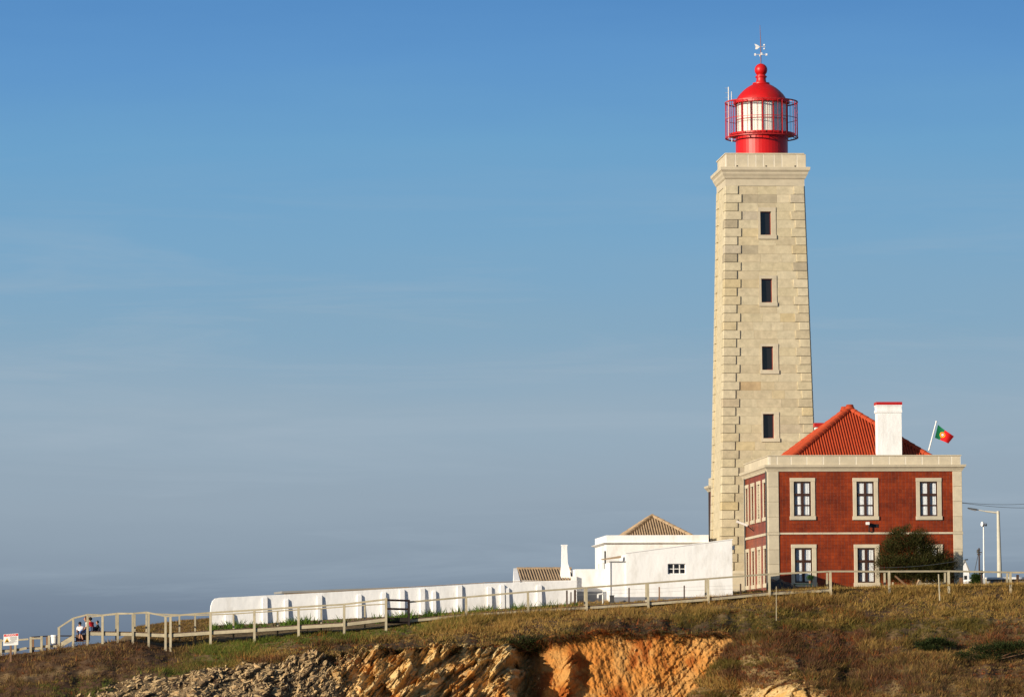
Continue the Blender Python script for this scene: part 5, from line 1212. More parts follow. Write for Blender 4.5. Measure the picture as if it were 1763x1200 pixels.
# floodlight pole
fp_, o = at('floodlight_pole', 'slim white pole carrying a round white floodlight', 'lamp post', 1694, 1006, 231)
q = lambda px, py, dy=0: loc(P(px, py, 231 + dy), o)
obj('pole', MB().cyl((0, 0, -.8), q(1693.4, 905), .05, .035, 8), M['white_gloss'], fp_)
cc_ = q(1693, 902.5)
hd_ = obj('floodlight', MB().cyl(cc_ + Vector((.14, -.02, 0)), cc_ + Vector((-.10, -.12, .02)), .07, .135, 14), M['white_gloss'], fp_)
obj('bracket', MB().box(cc_.x + .10, cc_.x + .2, -.05, .05, cc_.z - .1, cc_.z + .06), M['black'], hd_)
obj('base_box', MB().box(-.08, .08, -.1, .1, -.3, .35), M['galv'], fp_)
# dark bollard with rounded black head
bo, o = at('bollard', 'dark bollard with rounded black head beside the floodlight pole', 'bollard', 1690.5, 1010, 230)
obj('shaft', MB().cyl((0, 0, -.4), (0, 0, .72), .06, .05, 8), M['rust'], bo); obj('head', ball(MB(), (0, 0, .82), .12, 10), M['black'], bo)
# utility pole far behind
up, o = at('utility_pole', 'distant thin dark utility pole with crossarms', 'utility pole', 1686.3, 1003, 420)
q = lambda px, py: loc(P(px, py, 420), o)
obj('pole', MB().cyl((0, 0, -2), q(1685.6, 943), .10, .07, 8), M['rust'], up)
for py, a, b in ((946, 1682.5, 1688), (950.5, 1684, 1690.5), (954, 1682, 1688.5)): obj('crossarm', MB().bar(q(a, py), q(b, py + .3), .09, .09), M['rust'], up)
obj('transformer', MB().cyl(q(1684, 952), q(1684, 946.5), .15, .15, 8), M['drain'], up)
obj('stay_wire', MB().cyl(q(1684.6, 952), q(1676.5, 990), .035, n=4), M['wire'], up)
# far cottage gable
fg = Frame(P(1657.5, 1008, 330), YAW)
cot = thing('distant_cottage', 'distant white cottage gable showing right of the house', 'house', fg.O, YAW)
gp = [fg.front(*p) for p in ((1655, 1012), (1655, 980), (1661.5, 966), (1668.5, 984), (1668.5, 1012))]
obj('wall', MB().prism(gp, 0, 6), M['white'], cot)
(r0x, r0z), (r1x, r1z), (r2x, r2z) = gp[1], gp[2], gp[3]
obj('roof', MB().prism([(r1x, r1z + .02), (r1x, r1z + .14), (r2x + .1, r2z + .0), (r2x + .1, r2z - .12)], -.05, 6.2).prism([(r1x - .002, r1z + .02), (r0x - .2, r0z - .1), (r0x - .2, r0z + .02), (r1x - .002, r1z + .14)], -.05, 6.2), M['grey_roof'], cot)
obj('window', MB().box(r1x - .1, r1x + .12, -.03, .02, r0z - .9, r0z - .5), M['dark_glass'], cot)
# long low grey building with white roof edge at the right border
gb = Frame(P(1699, 1010, 270), YAW)
grey = thing('low_grey_building', 'low grey walled building with white roof edge at the far right', 'building', gb.O, YAW)
wv = gb.x(1860, 1000); z1, z2 = gb.z(1730, 997), gb.z(1730, 993.5)
obj('wall', MB().box(0.3, wv, 0, 8, -2, z1), M['grey_roof'], grey); obj('roof', MB().box(0, wv + .3, -.3, 8.3, z1 + .001, z2), M['white'], grey)
for px in (1716, 1727, 1744): x = gb.x(px, 1004); obj('vent', MB().box(x - .15, x + .15, -.02, .01, z1 - .45, z1 - .2), M['black'], grey)
# overhead cables leaving the house corner
for (a, b, lb) in (((1656.5, 865), (1800, 865), 'upper thin cable running right from the house corner'), ((1656.5, 865.6), (1800, 873.5), 'lower thin cable sagging right from the house corner')):
    th, o = at('overhead_cable', lb, 'cable', a[0], a[1], 235.9); mbc = MB(); p0, p1 = P(*a, 235.9), P(*b, 236)
    pts = [p0.lerp(p1, i / 10) - Vector((0, 0, .12 * math.sin(math.pi * i / 10))) for i in range(11)]
    for u, v in zip(pts[:-1], pts[1:]): mbc.cyl(u - o, v - o, .012, n=4)
    obj('cable', mbc, M['wire'], th)
th, o = at('clothes_line', 'slack grey line strung across the dark tree towards the house corner', 'line', 1508, 978, 228); mbc = MB()
p0, p1 = P(1508, 977, 228), P(1661, 963.5, 228); pts = [p0.lerp(p1, i / 12) - Vector((0, 0, .12 * math.sin(math.pi * i / 12))) for i in range(13)]
for u, v in zip(pts[:-1], pts[1:]): mbc.cyl(u - o, v - o, .010, n=4)
obj('line', mbc, M['wire'], th); obj('hook', MB().bar(loc(p1, o), loc(p1, o) + Vector((.18, 0, .02)), .06, .06), M['black'], th)

# ------------------------------------------------------------------ planting
def blades(name, pos, hgt, lean, wid, colr, m_, parent=None, az=None, up=(0, 0, 1)):
    """tapered blades: pos (n,3), hgt (n), lean (n,3), wid (n), colr (n,3)"""
    n = len(pos); az = rng.uniform(0, 2 * np.pi, n) if az is None else az
    s = np.stack([np.cos(az), np.sin(az), np.zeros(n)], 1) * (wid / 2)[:, None]
    upv = np.tile(np.array(up, float), (n, 1))
    d = upv + lean; d /= np.linalg.norm(d, axis=1, keepdims=True)
    tip = pos + (d + lean * .35) * hgt[:, None]
    co = np.stack([pos - s, pos + s, tip], 1).reshape(-1, 3)
    tris = np.arange(n * 3)
    me = bpy.data.meshes.new(name); me.vertices.add(len(co)); me.vertices.foreach_set('co', co.ravel().astype(np.float32))
    me.loops.add(len(tris)); me.loops.foreach_set('vertex_index', tris.astype(np.int32)); nt = len(tris) // 3
    me.polygons.add(nt); me.polygons.foreach_set('loop_start', np.arange(0, nt * 3, 3)); me.polygons.foreach_set('loop_total', np.full(nt, 3)); me.update(calc_edges=True)
    a = me.color_attributes.new('Col', 'FLOAT_COLOR', 'POINT'); cc = np.ones((n, 3, 4)); cc[:, :, :3] = colr[:, None, :]; a.data.foreach_set('color', cc.ravel())
    return link(name, me, m_, parent)
def surf(ci, ri):
    i0 = np.clip(ri.astype(int), 0, NR - 2); j0 = np.clip(ci.astype(int), 0, len(cols) - 2); fi = ri - i0; fj = ci - j0
    def bil(A): return (A[i0, j0] * (1 - fj) + A[i0, j0 + 1] * fj) * (1 - fi) + (A[i0 + 1, j0] * (1 - fj) + A[i0 + 1, j0 + 1] * fj) * fi
    return bil
def scatter(n, wfun):
    ci = np.interp(rng.uniform(-200, 2000, n), cols, np.arange(len(cols))); ri = rng.uniform(0, NR - 1.001, n); b = surf(ci, ri)
    px, py = b(PX), b(PY); keep = rng.random(n) < wfun(px, py, b)
    ci, ri = ci[keep], ri[keep]; b = surf(ci, ri)
    return b, b(PX), b(PY), np.stack([b(FX), b(FY), b(FZ)], 1)
STRAW, OLIVE, RUST, PURP, GREEN, DGREEN = [np.array(c) for c in ((0.45, 0.28, 0.082), (0.165, 0.125, 0.028), (0.34, 0.075, 0.016), (0.125, 0.064, 0.038), (0.105, 0.155, 0.024), (0.045, 0.055, 0.018))]
M['grass'] = mat_attr('dry_grass_blades', 0.85, 0.15, 3.0, 0.0, transl=0.3); M['succulent'] = mat_attr('ice_plant_leaves', 0.6, 0.15, 3.0, 0.0, transl=0.15)
def tufts(name, label, n, wfun, pick, hr, wr, spread, per, lean, m_, up=(0, 0, 1), push=0.0):
    b, px, py, pos = scatter(n, wfun); k_ = len(pos)
    c0 = pick(px, py, b, pos); sz_ = rng.uniform(.6, 1.2, k_) * (.6 + 1.1 * sstep(.4, .66, fbm(pos[:, 0] * .9, py * .09, 3, 331)))
    idx = np.repeat(np.arange(k_), per); t = len(idx)
    off = rng.normal(0, 1, (t, 3)) * spread * sz_[idx][:, None]; off[:, 2] = -np.abs(off[:, 2]) * .15 - .02
    h_ = rng.uniform(*hr, t) * sz_[idx]; ln = rng.normal(0, lean, (t, 3)); ln[:, :2] += off[:, :2] / (spread + 1e-6) * lean * .5; ln[:, 2] = 0; ln[:, 0] += .12
    cl = c0[idx] * rng.uniform(.78, 1.22, t)[:, None] * (1 + rng.normal(0, .04, (t, 3)))
    off[:, 1] -= push * rng.random(t)
    o = blades(name, pos[idx] + off, h_, ln, rng.uniform(*wr, t), np.clip(cl, .004, .8), m_, up=up)
    return tag(o, label, 'vegetation', kind='stuff')
def choose(k_, probs, palette):
    cs = np.cumsum(probs, 1); cs = cs / cs[:, -1:]; r = rng.random(k_)[:, None]; i = (r > cs).sum(1); pal = np.array(palette); pn_ = probs / probs.sum(1, keepdims=True); return .6 * pal[np.clip(i, 0, len(palette) - 1)] + .4 * pn_ @ pal
def vegw(b): return np.clip(1 - b(w_rock) * 1.6, 0, 1) * (1 - .85 * np.exp(-((b(PY) - b(LIP) + 8) / 12) ** 2) * sstep(440, 560, b(PX)) * (1 - sstep(1260, 1350, b(PX))))
def g_green(px, py):
    a = np.exp(-((px - 385 + (py - 1120) * 1.3) / 46) ** 2 - ((py - 1118) / 24) ** 2); c = np.exp(-((px - 250 - (1178 - py) * 2.2) / 50) ** 2) * sstep(1150, 1165, py)
    d = np.exp(-((py - g_line(px) - 9) / 8) ** 2) * sstep(380, 480, px) * (1 - sstep(780, 860, px)); e = np.exp(-((px - 150) / 70) ** 2 - ((py - 1188) / 14) ** 2)
    return np.clip(a + c * .8 + d * .9 + e * .6, 0, 1)
def pick_grass(px, py, b, pos):
    n_a = fbm(pos[:, 0] * .3, py * .03, 4, 201); n_b = fbm(pos[:, 0] * .8, py * .07, 3, 205); dv = py - g_line(px)
    crest = np.exp(-(dv / 20) ** 2) * sstep(690, 820, px)
    lft = 1 - sstep(240, 430, px); gr = g_green(px, py); lowr_ = sstep(1090, 1170, py) * sstep(1290, 1400, px)
    s1 = sstep(.42, .58, fbm(pos[:, 0] * .16, py * .022, 3, 301)); s2 = sstep(.42, .58, fbm(pos[:, 0] * .42, py * .05, 3, 305)); upr = (1 - sstep(1040, 1100, py)) * sstep(1250, 1350, px)
    pr = np.stack([.25 + crest * 7 + 2.4 * s1 * (1 - .3 * s2) * (1 - .6 * lowr_) * (1 - .8 * lft), .3 + 2.4 * (1 - s1) * s2 + upr * 1.2, .10 + .45 * (1 - s1) * (1 - s2) + lowr_ * .55 * s2, .25 + 2.2 * (1 - s1) * (1 - s2) + lft * 3.0 + lowr_ * 2.2, gr * 9 + .02, .15 + .7 * (1 - s1) * s2 + .4 * lowr_], 1)
    return choose(len(px), np.clip(pr, .01, None), [STRAW, OLIVE, RUST, PURP, GREEN, DGREEN])
tufts('grass', 'short mixed dry grass and heath covering the slope', 72000, lambda px, py, b: vegw(b) * (.25 + .75 * sstep(220, 430, px)) * (.5 + .5 * sstep(.36, .52, fbm(px * .02, py * .045, 4, 311))), pick_grass, (.09, .27), (.02, .045), .11, 15, .34, M['grass'])
tufts('grass', 'tall straw coloured grass fringing the crest beside the boardwalk', 24000, lambda px, py, b: vegw(b) * np.exp(-((py - g_line(px) - 9) / 12) ** 2) * sstep(640, 800, px) * .9, lambda px, py, b, pos: choose(len(px), np.tile([[.78, .16, .06]], (len(px), 1)), [STRAW, OLIVE, PURP]), (.16, .40), (.014, .03), .10, 13, .2, M['grass'])
def pick_ice(px, py, b, pos):
    n_a = fbm(pos[:, 0] * .6, py * .06, 4, 211); lowr_ = sstep(1110, 1180, py) * sstep(1290, 1420, px)
    pr = np.stack([.35 + sstep(.5, .62, n_a) * 1.0 + lowr_, .7 + sstep(.5, .62, 1 - n_a), .55 - lowr_ * .2, .7 + 0 * n_a], 1); return choose(len(px), pr, [RUST * .8, DGREEN * .9, OLIVE * .55, PURP * .55])
def w_ice(px, py, b):
    band = np.exp(-((py - b(LIP) + 10) / 13) ** 2) * sstep(440, 560, px) * (1 - sstep(1280, 1420, px)); patch_ = np.clip(sstep(.54, .64, fbm(px * .016, py * .035, 4, 215)) * .45 + .5 * sstep(400, 470, px) * (1 - sstep(690, 790, px)) * sstep(12, 26, py - g_line(px)), 0, 1) * sstep(380, 440, px)
    return np.clip(band + patch_ * np.clip(1 - b(w_rock) * 1.6, 0, 1), 0, 1) * np.clip(1.15 - b(w_rock) * (1 - .75 * np.exp(-((py - b(LIP)) / 11) ** 2)), 0, 1)
tufts('ice_plant', 'rust and dark green ice plant mats hanging over the cliff edge', 26000, w_ice, pick_ice, (.06, .19), (.03, .07), .13, 13, .8, M['succulent'])
def w_hang(px, py, b):
    rag = fbm(px * .045, px * 0 + 1.5, 3, 321)
    return np.exp(-((py - b(LIP) - 1 - 22 * np.clip(rag - .5, -.25, 1)) / 8) ** 2) * sstep(520, 640, px) * (1 - sstep(1225, 1275, px)) * .95
tufts('hanging_plants', 'dark trailing plants hanging from the cliff lip over the bare earth', 30000, w_hang, lambda px, py, b, pos: choose(len(px), np.tile([[.25, .45, .2, .35]], (len(px), 1)), [RUST * .6, DGREEN * .8, OLIVE * .6, PURP * .5]), (.10, .34), (.03, .06), .12, 11, .45, M['succulent'], up=(0, -.45, -.6), push=.22)
# mound of dry grass behind the walk at the left, strip along the wall foot, strip before the house
def strip(name, label, n, pxr, Yr, pal, pr, hr, wr, per, m_, dens=lambda px, Y: 1.0, spread=.09, lean=.3):
    px = rng.uniform(*pxr, n); Y = rng.uniform(*Yr, n); keep = rng.random(n) < dens(px, Y) * np.ones(n); px, Y = px[keep], Y[keep]
    pos = np.array([(lambda q: (q.x, q.y, gz(a, b_)))(P(a, 1060, b_)) for a, b_ in zip(px, Y)]); k_ = len(pos); c0 = choose(k_, np.tile([pr], (k_, 1)), pal); idx = np.repeat(np.arange(k_), per); t = len(idx)
    off = rng.normal(0, 1, (t, 3)) * spread; off[:, 2] = -.02; ln = rng.normal(0, lean, (t, 3)); ln[:, 2] = 0; sz_ = rng.uniform(.5, 1.3, k_)
    cl = c0[idx] * rng.uniform(.7, 1.3, t)[:, None]
    return tag(blades(name, pos[idx] + off, rng.uniform(*hr, t) * sz_[idx], ln, rng.uniform(*wr, t), cl, m_), label, 'vegetation', kind='stuff')
strip('grass', 'dry grass mound behind the raised boardwalk left of the white wall', 1300, (232, 366), (219.5, 229), [STRAW, OLIVE, PURP], [.3, .35, .6], (.06, .17), (.015, .04), 14, M['grass'])
LEAFG = np.array((0.085, 0.15, 0.02))
strip('leafy_plants', 'bright green leafy plants growing along the foot of the white wall', 900, (366, 990), (221.6, 223.9), [LEAFG, GREEN, DGREEN], [.6, .3, .2], (.18, .58), (.05, .11), 10, M['leaf'], dens=lambda px, Y: np.clip(.06 + sstep(.48, .64, fbm(px * .05, Y * 0, 3, 231)) * 1.0, 0, 1), spread=.10, lean=.5)
strip('grass', 'short dry grass around the buildings behind the boardwalk', 2600, (960, 1800), (221, 234), [STRAW, OLIVE, PURP], [.7, .25, .1], (.08, .22), (.015, .035), 10, M['grass'])

def leaf_cloud(name, lobes, n, size, cols_, m_, parent, elong=2.0, gap=.35):
    """leaf sized faces spread through overlapping lobes (centre, radii), thinner where a noise says gap"""
    cs = np.array([l[0] for l in lobes]); rs = np.array([l[1] for l in lobes]); vol = rs.prod(1); i = rng.choice(len(lobes), n, p=vol / vol.sum())
    d = rng.normal(0, 1, (n, 3)); d /= np.linalg.norm(d, axis=1, keepdims=True); r = rng.random(n) ** .5 * (1 + rng.normal(0, .15, n))
    p = cs[i] + d * rs[i] * r[:, None]
    keep = fbm(p[:, 0] * 2.2 + p[:, 1] * 1.3, p[:, 2] * 2.2 + p[:, 1], 3, 241) > gap; p, d, i = p[keep], d[keep], i[keep]; n = len(p)
    cl = np.array(cols_)[rng.integers(0, len(cols_), n)] * rng.uniform(.6, 1.4, n)[:, None]
    az = rng.uniform(0, 2 * np.pi, n); ln = d * 1.1 + rng.normal(0, .6, (n, 3)); ln[:, 2] *= .5
    return blades(name, p, rng.uniform(.6, 1.3, n) * size * elong, ln, rng.uniform(.5, 1.1, n) * size, cl, m_, parent, az)
M['foliage'] = mat_attr('dark_tree_foliage', 0.75, 0.15, 3.0, 0.0, transl=0.2)
# tamarisk before the house
tr, o = at('tamarisk_tree', 'dark feathery green tree in front of the right end of the house', 'tree', 1575, 1012, 232.2)
q = lambda px, py, dy=0.0: tuple(loc(P(px, py, 232.2 + dy * .6), o)); s_ = 232.2 / F
lobes = []
for px, py, rx, ry, dy in ((1560, 938, 33, 27, 0), (1535, 950, 26, 24, .3), (1548, 922, 22, 14, .2), (1578, 930, 26, 20, -.3), (1595, 952, 28, 24, .2), (1618, 965, 24, 20, .4), (1632, 978, 18, 22, .3), (1540, 972, 34, 18, -.4), (1580, 975, 42, 22, -.2), (1522, 968, 14, 14, 0), (1610, 990, 36, 16, 0), (1565, 994, 40, 12, .3), (1514, 955, 8, 6, 0), (1535, 990, 26, 16, .2), (1620, 995, 30, 16, .2), (1600, 972, 34, 22, .1), (1515, 972, 9, 7, 0), (1566, 911, 14, 8, 0)):
    rx *= 1.08; lobes.append((q(px, py, dy), (rx * s_, min(max(rx, ry) * s_ * .8, 1.15), ry * s_)))
leaf_cloud('crown', lobes, 66000, .042, [(0.046, 0.050, 0.013), (0.032, 0.040, 0.011), (0.072, 0.066, 0.018), (0.06, 0.046, 0.016)], M['foliage'], tr, 3.2, .34)
trunk = obj('trunk', MB().cyl((0, 0, -.5), q(1572, 990), .13, .10, 8).cyl(q(1572, 990), q(1565, 955), .10, .06, 7).cyl(q(1565, 955), q(1556, 925), .06, .025, 6), M['post_brown'], tr)
for (a, b) in (((1572, 992), (1535, 965)), ((1570, 985), (1600, 955)), ((1572, 995), (1622, 975)), ((1565, 960), (1540, 935)), ((1572, 1000), (1545, 990))): obj('limb', MB().cyl(q(*a), q(*b), .055, .02, 6), M['post_brown'], tr)
# dead fallen branches below it
for i, (a, b, lb) in enumerate((((1541, 991), (1563, 1010), 'reddish dead branch leaning in the shade under the dark tree'), ((1578, 1008), (1583, 998), 'short reddish stump in the shade right of the leaning branch'))):
    th, o2 = at('dead_branch', lb, 'branch', a[0], 1011, 227.2); obj('wood', MB().cyl(loc(P(*a, 227.2), o2), loc(P(*b, 227.2), o2), .05, .08, 7), M['roof_tan'] if i else M['post_brown'], th)
def shrub(name, label, px, py, Y, lobes_px, n, size, cols_, gap=.3):
    th, o2 = at(name, label, 'shrub', px, py, Y); k_ = Y / F
    lb_ = [(tuple(loc(P(a, b, Y + dy), o2)), (rx * k_, rx * k_ * .7, ry * k_)) for a, b, rx, ry, dy in lobes_px]
    leaf_cloud('foliage', lb_, n, size, cols_, M['foliage'], th, 1.9, gap)
    st = MB()
    for a, b, rx, ry, dy in lobes_px: st.cyl(loc(P(px, py + 3, Y), o2), loc(P(a, b, Y + dy), o2), .03, .012, 5)
    obj('stems', st, M['post_brown'], th, kind='stuff'); return th
def y_at(px, py):
    j = int(np.clip(np.searchsorted(cols, px), 0, len(cols) - 1)); i = int(np.argmin(np.abs(PY[:, j] - py))); return float(FY[i, j])
GS = [(0.028, 0.040, 0.012), (0.040, 0.055, 0.014), (0.022, 0.030, 0.010)]
shrub('low_shrub', 'small flat dark green shrub on the right hand slope', 1605, 1119, y_at(1605, 1117) - .1, [(1590, 1110, 15, 10, 0), (1612, 1106, 20, 9, .2), (1636, 1110, 14, 6, .3), (1604, 1116, 20, 6, -.2)], 5200, .05, GS, .28)
shrub('low_shrub', 'wide flat dark green shrub reaching the right border of the slope', 1700, 1136, y_at(1700, 1132) - .1, [(1660, 1129, 22, 8, 0), (1690, 1121, 26, 12, .2), (1725, 1117, 30, 13, .3), (1760, 1116, 30, 14, .2), (1790, 1118, 26, 14, 0), (1700, 1133, 30, 7, -.2)], 11000, .05, GS, .28)
shrub('round_shrub', 'clipped green shrub beside the floodlight pole', 1681, 1009, 231, [(1678, 998, 8, 10, 0), (1685, 998, 7, 9, .1), (1681, 993, 8, 6, 0), (1681, 1004, 10, 7, 0)], 3600, .045, [(0.05, 0.085, 0.018), (0.035, 0.06, 0.014)], .25)
shrub('overhanging_shrub', 'dark shrub in the shade at the left lip of the orange cliff', 905, 1118, y_at(905, 1108) - .6, [(880, 1112, 26, 13, 0), (905, 1108, 26, 14, -.2), (928, 1112, 13, 18, 0), (850, 1110, 22, 9, .1), (742, 1118, 15, 12, 0)], 9000, .05, GS + [(0.07, 0.04, 0.02)], .3)
leaf_cloud('leaves', [((0, 0, .36), (.2, .2, .16))], 300, .05, [(0.05, 0.11, 0.02)], M['leaf'], pt, 2.0, .1)

# ------------------------------------------------------------------ loose stones on the cliff and scree
bases = []
for i in range(10):
    bm = bmesh.new(); r_ = random.Random(40 + i)
    for _ in range(13): bm.verts.new((r_.uniform(-1, 1), r_.choice((-1, 1)) * r_.uniform(.3, .62), r_.choice((-1, 1)) * r_.uniform(.15, .32)))
    bmesh.ops.convex_hull(bm, input=bm.verts); 
    bmesh.ops.delete(bm, geom=[v for v in bm.verts if not v.link_faces], context='VERTS')
    me = bpy.data.meshes.new('stone'); bm.to_mesh(me); bm.free(); bases.append(me)
M['shale'] = mat('pale_shale', (0.41, 0.285, 0.145), 0.85, 0.3, 2.0, 0.5, 6, objvar=0.28, stain=(0.42, 0.21, 0.07), stain_amt=0.8)
M['shale_ochre'] = mat('ochre_shale', (0.56, 0.36, 0.15), 0.85, 0.3, 2.0, 0.6, 6, objvar=0.22, stain=(0.42, 0.165, 0.04), stain_amt=0.8)
bases_o = [me.copy() for me in bases]
for me in bases: me.materials.append(M['shale'])
for me in bases_o: me.materials.append(M['shale_ochre'])
b, px, py, pos = scatter(26000, lambda px, py, b: np.clip(b(w_scree) * .9 + b(w_slab) * .20 * (py > b(LIP) + 12) + b(w_orange) * .012, 0, 1) * (py < 1207))
big = np.clip(rng.gamma(2.0, .036, len(px)) + .04, .04, .20) * (1 + 1.7 * (px > 600) * (px < 900) * (rng.random(len(px)) < .13))
order = np.argsort(-big); vis = [i for i in order if -10 < px[i] < 1770]
cellsz = {}
main, rest_ = [], []
for i in vis:
    if len(main) < 290 and big[i] > .09:
        key = (int(px[i] // 9), int(py[i] // 6))
        if key in cellsz: continue
        cellsz[key] = 1; main.append(i)
    else: rest_.append(i)
def stone_matrix(i):
    dip = -R(47) + rng.normal(0, .35) if px[i] > 480 else rng.normal(-.3, .6)
    Mx = Matrix.Translation(Vector(pos[i]) + Vector((0, -.05, .02))) @ Matrix.Rotation(dip, 4, 'Y') @ Matrix.Rotation(rng.normal(0, .4), 4, 'X') @ Matrix.Rotation(rng.normal(0, .5), 4, 'Z')
    s = big[i]
    if s > .16 and px[i] > 560 and (px[i] > 850 or py[i] < lip_f(px[i]) + 24): s *= .4
    if s > .16 and px[i] > 560: return Matrix.Translation(Vector(pos[i]) + Vector((0, .05, 0))) @ Matrix.Rotation(rng.normal(.25, .3), 4, 'Z') @ Matrix.Rotation(-R(47) + rng.normal(0, .2), 4, 'Y') @ Matrix.Rotation(rng.normal(-.35, .25), 4, 'X') @ Matrix.Diagonal((s * rng.uniform(1.0, 1.6), s * .42, s * rng.uniform(.7, 1.5), 1))
    return Mx @ Matrix.Diagonal((s * rng.uniform(.9, 1.5), s * rng.uniform(.7, 1.1), s * rng.uniform(.7, 1.2), 1))
for i in main:
    o = bpy.data.objects.new('stone', (bases_o if px[i] > 540 + 60 * rng.random() else bases)[int(rng.integers(0, 10))]); C.objects.link(o); o.parent = cliff; o.matrix_world = stone_matrix(i); o.matrix_local = o.matrix_basis
M['shale_small'] = mat('pale_shale_chips', (0.38, 0.27, 0.14), 0.85, 0.4, 1.7, 0.5, 6, stain=(0.40, 0.22, 0.09), stain_amt=0.7, stain_scale=.6)
for nm, sel, m_ in (('scree', [i for i in rest_ if px[i] < 580], M['shale_small']), ('rock_chips', [i for i in rest_ if px[i] >= 580], M['shale_ochre'])):
    vs_, fs_ = [], []
    for i in sel[:4200]:
        me = bases[int(rng.integers(0, 10))]; Mx = stone_matrix(i) @ Matrix.Scale(.75, 4); b0 = len(vs_)
        vs_ += [tuple(Mx @ v.co) for v in me.vertices]; fs_ += [tuple(b0 + k_ for k_ in p.vertices) for p in me.polygons]
    obj(nm, MB().add(vs_, fs_), m_, cliff, kind='stuff')

# ------------------------------------------------------------------ people on the steps
M['skin'] = mat('skin', (0.42, 0.21, 0.13), 0.6, 0.08)
def skin_mesh(name, verts, edges, radii, m_, parent, root=0, sub=2):
    me = bpy.data.meshes.new(name); me.from_pydata([tuple(v) for v in verts], edges, []); me.update()
    o = link(name, me, m_, parent, False)
    md = o.modifiers.new('Skin', 'SKIN'); md.use_smooth_shade = True
    if not me.skin_vertices: 
        bpy.context.view_layer.objects.active = o; bpy.ops.mesh.customdata_skin_add()
    for i, r_ in enumerate(radii): me.skin_vertices[0].data[i].radius = (r_, r_) if not isinstance(r_, tuple) else r_
    me.skin_vertices[0].data[root].use_root = True
    s = o.modifiers.new('Subdivision', 'SUBSURF'); s.levels = sub; s.render_levels = sub
    return o
def person(label, J_, shirt, trousers, hair, shoe, k=1.0, face=(-1, 0, 0), short_sleeve=True, shorts=False, long_hair=False):
    o = J_['pelvis']; t = thing('person', label, 'person', o); L_ = {a: loc(b, o) for a, b in J_.items()}
    f = Vector(face).normalized(); side = Vector((0, 0, 1)).cross(f).normalized()
    V, E, Rr = [], [], []
    def add(p, r_, to=None):
        V.append(Vector(p)); Rr.append(r_ * k); i = len(V) - 1
        if to is not None: E.append((to, i))
        return i
    pe = add(L_['pelvis'], .13); sp_ = add(L_['pelvis'].lerp(L_['chest'], .5), .115, pe); chs = add(L_['chest'], .125, sp_)
    nk = add(L_['chest'].lerp(L_['head'], .55), .055, chs); hd0 = L_['head']; jaw = add(hd0 - Vector((0, 0, .055 * k)) + f * .02 * k, .072, nk); sk_ = add(hd0 + Vector((0, 0, .02 * k)), .094, jaw); add(hd0 + Vector((0, 0, .085 * k)) - f * .015 * k, .066, sk_)
    for s, e in (('l', 'r'),):
        pass
    hands = []
    for s in ('l', 'r'):
        sgn = 1 if s == 'l' else -1
        shp = add(L_['chest'] + side * (sgn * .16 * k) + Vector((0, 0, .07 * k)), .058, chs); elb = add(L_['elbow_' + s], .043, shp); wr_ = add(L_['wrist_' + s], .030, elb)
        d = (L_['wrist_' + s] - L_['elbow_' + s]).normalized(); palm = add(L_['wrist_' + s] + d * .065 * k, .034, wr_); hands.append((L_['wrist_' + s] + d * .06 * k, d, sgn))
        hip = add(L_['pelvis'] + side * (sgn * .085 * k), .095, pe); kn = add(L_['knee_' + s], .062, hip); cf = add(L_['knee_' + s].lerp(L_['foot_' + s], .35), .055, kn); an_ = add(L_['foot_' + s], .038, cf)
    body = skin_mesh('body', V, E, Rr, M['skin'], t)
    for p, d, sgn in hands:      # five separate fingers rooted in the palm
        a = d.cross(Vector((0, 0, 1))); a = a.normalized() if a.length > .1 else side; dn = a.cross(d).normalized(); dn = dn if dn.z < 0 else -dn
        for i in range(5):
            if i < 4: r0 = p + a * ((i - 1.5) * .019 * k) + d * .03 * k; ln = (.062, .075, .07, .055)[i] * k; pts = [r0, r0 + d * ln * .5, r0 + d * ln * .85 + dn * ln * .45]
            else: r0 = p - a * .03 * k; pts = [r0, r0 - a * .025 * k + d * .03 * k, r0 - a * .025 * k + d * .055 * k + dn * .012 * k]
            skin_mesh('finger', pts, [(0, 1), (1, 2)], [.009 * k, .0085 * k, .007 * k], M['skin'], body, sub=1)
    sh_m, tr_m, ha_m, so_m = [mat('cloth_' + n_, c_, .85, .12, 4.0) for n_, c_ in (('top', shirt), ('trousers', trousers), ('hair', hair), ('shoe', shoe))]
    V2 = [L_['pelvis'] + Vector((0, 0, .02)), L_['pelvis'].lerp(L_['chest'], .5), L_['chest'], L_['chest'].lerp(L_['head'], .28)]; E2 = [(0, 1), (1, 2), (2, 3)]; R2 = [.155 * k, .145 * k, .158 * k, .075 * k]
    for s in ('l', 'r'):
        sgn = 1 if s == 'l' else -1; b0 = len(V2); V2.append(L_['chest'] + side * (sgn * .17 * k) + Vector((0, 0, .07 * k))); R2.append(.078 * k); E2.append((2, b0))
        if short_sleeve: V2.append(V2[b0].lerp(L_['elbow_' + s], .65)); R2.append(.066 * k); E2.append((b0, b0 + 1))
        else: V2 += [L_['elbow_' + s], L_['wrist_' + s]]; R2 += [.058 * k, .042 * k]; E2 += [(b0, b0 + 1), (b0 + 1, b0 + 2)]
    skin_mesh('shirt', V2, E2, R2, sh_m, t, 2)
    V3 = [L_['pelvis']]; E3 = []; R3 = [.15 * k]
    for s in ('l', 'r'):
        sgn = 1 if s == 'l' else -1; b0 = len(V3); V3.append(L_['pelvis'] + side * (sgn * .09 * k)); R3.append(.115 * k); E3.append((0, b0)); V3.append(L_['knee_' + s]); R3.append(.085 * k); E3.append((b0, b0 + 1))
        if shorts: V3.append(L_['knee_' + s].lerp(L_['foot_' + s], .3)); R3.append(.078 * k); E3.append((b0 + 1, b0 + 2))
        if not shorts: V3.append(L_['knee_' + s].lerp(L_['foot_' + s], .9)); R3.append(.062 * k); E3.append((b0 + 1, b0 + 2))
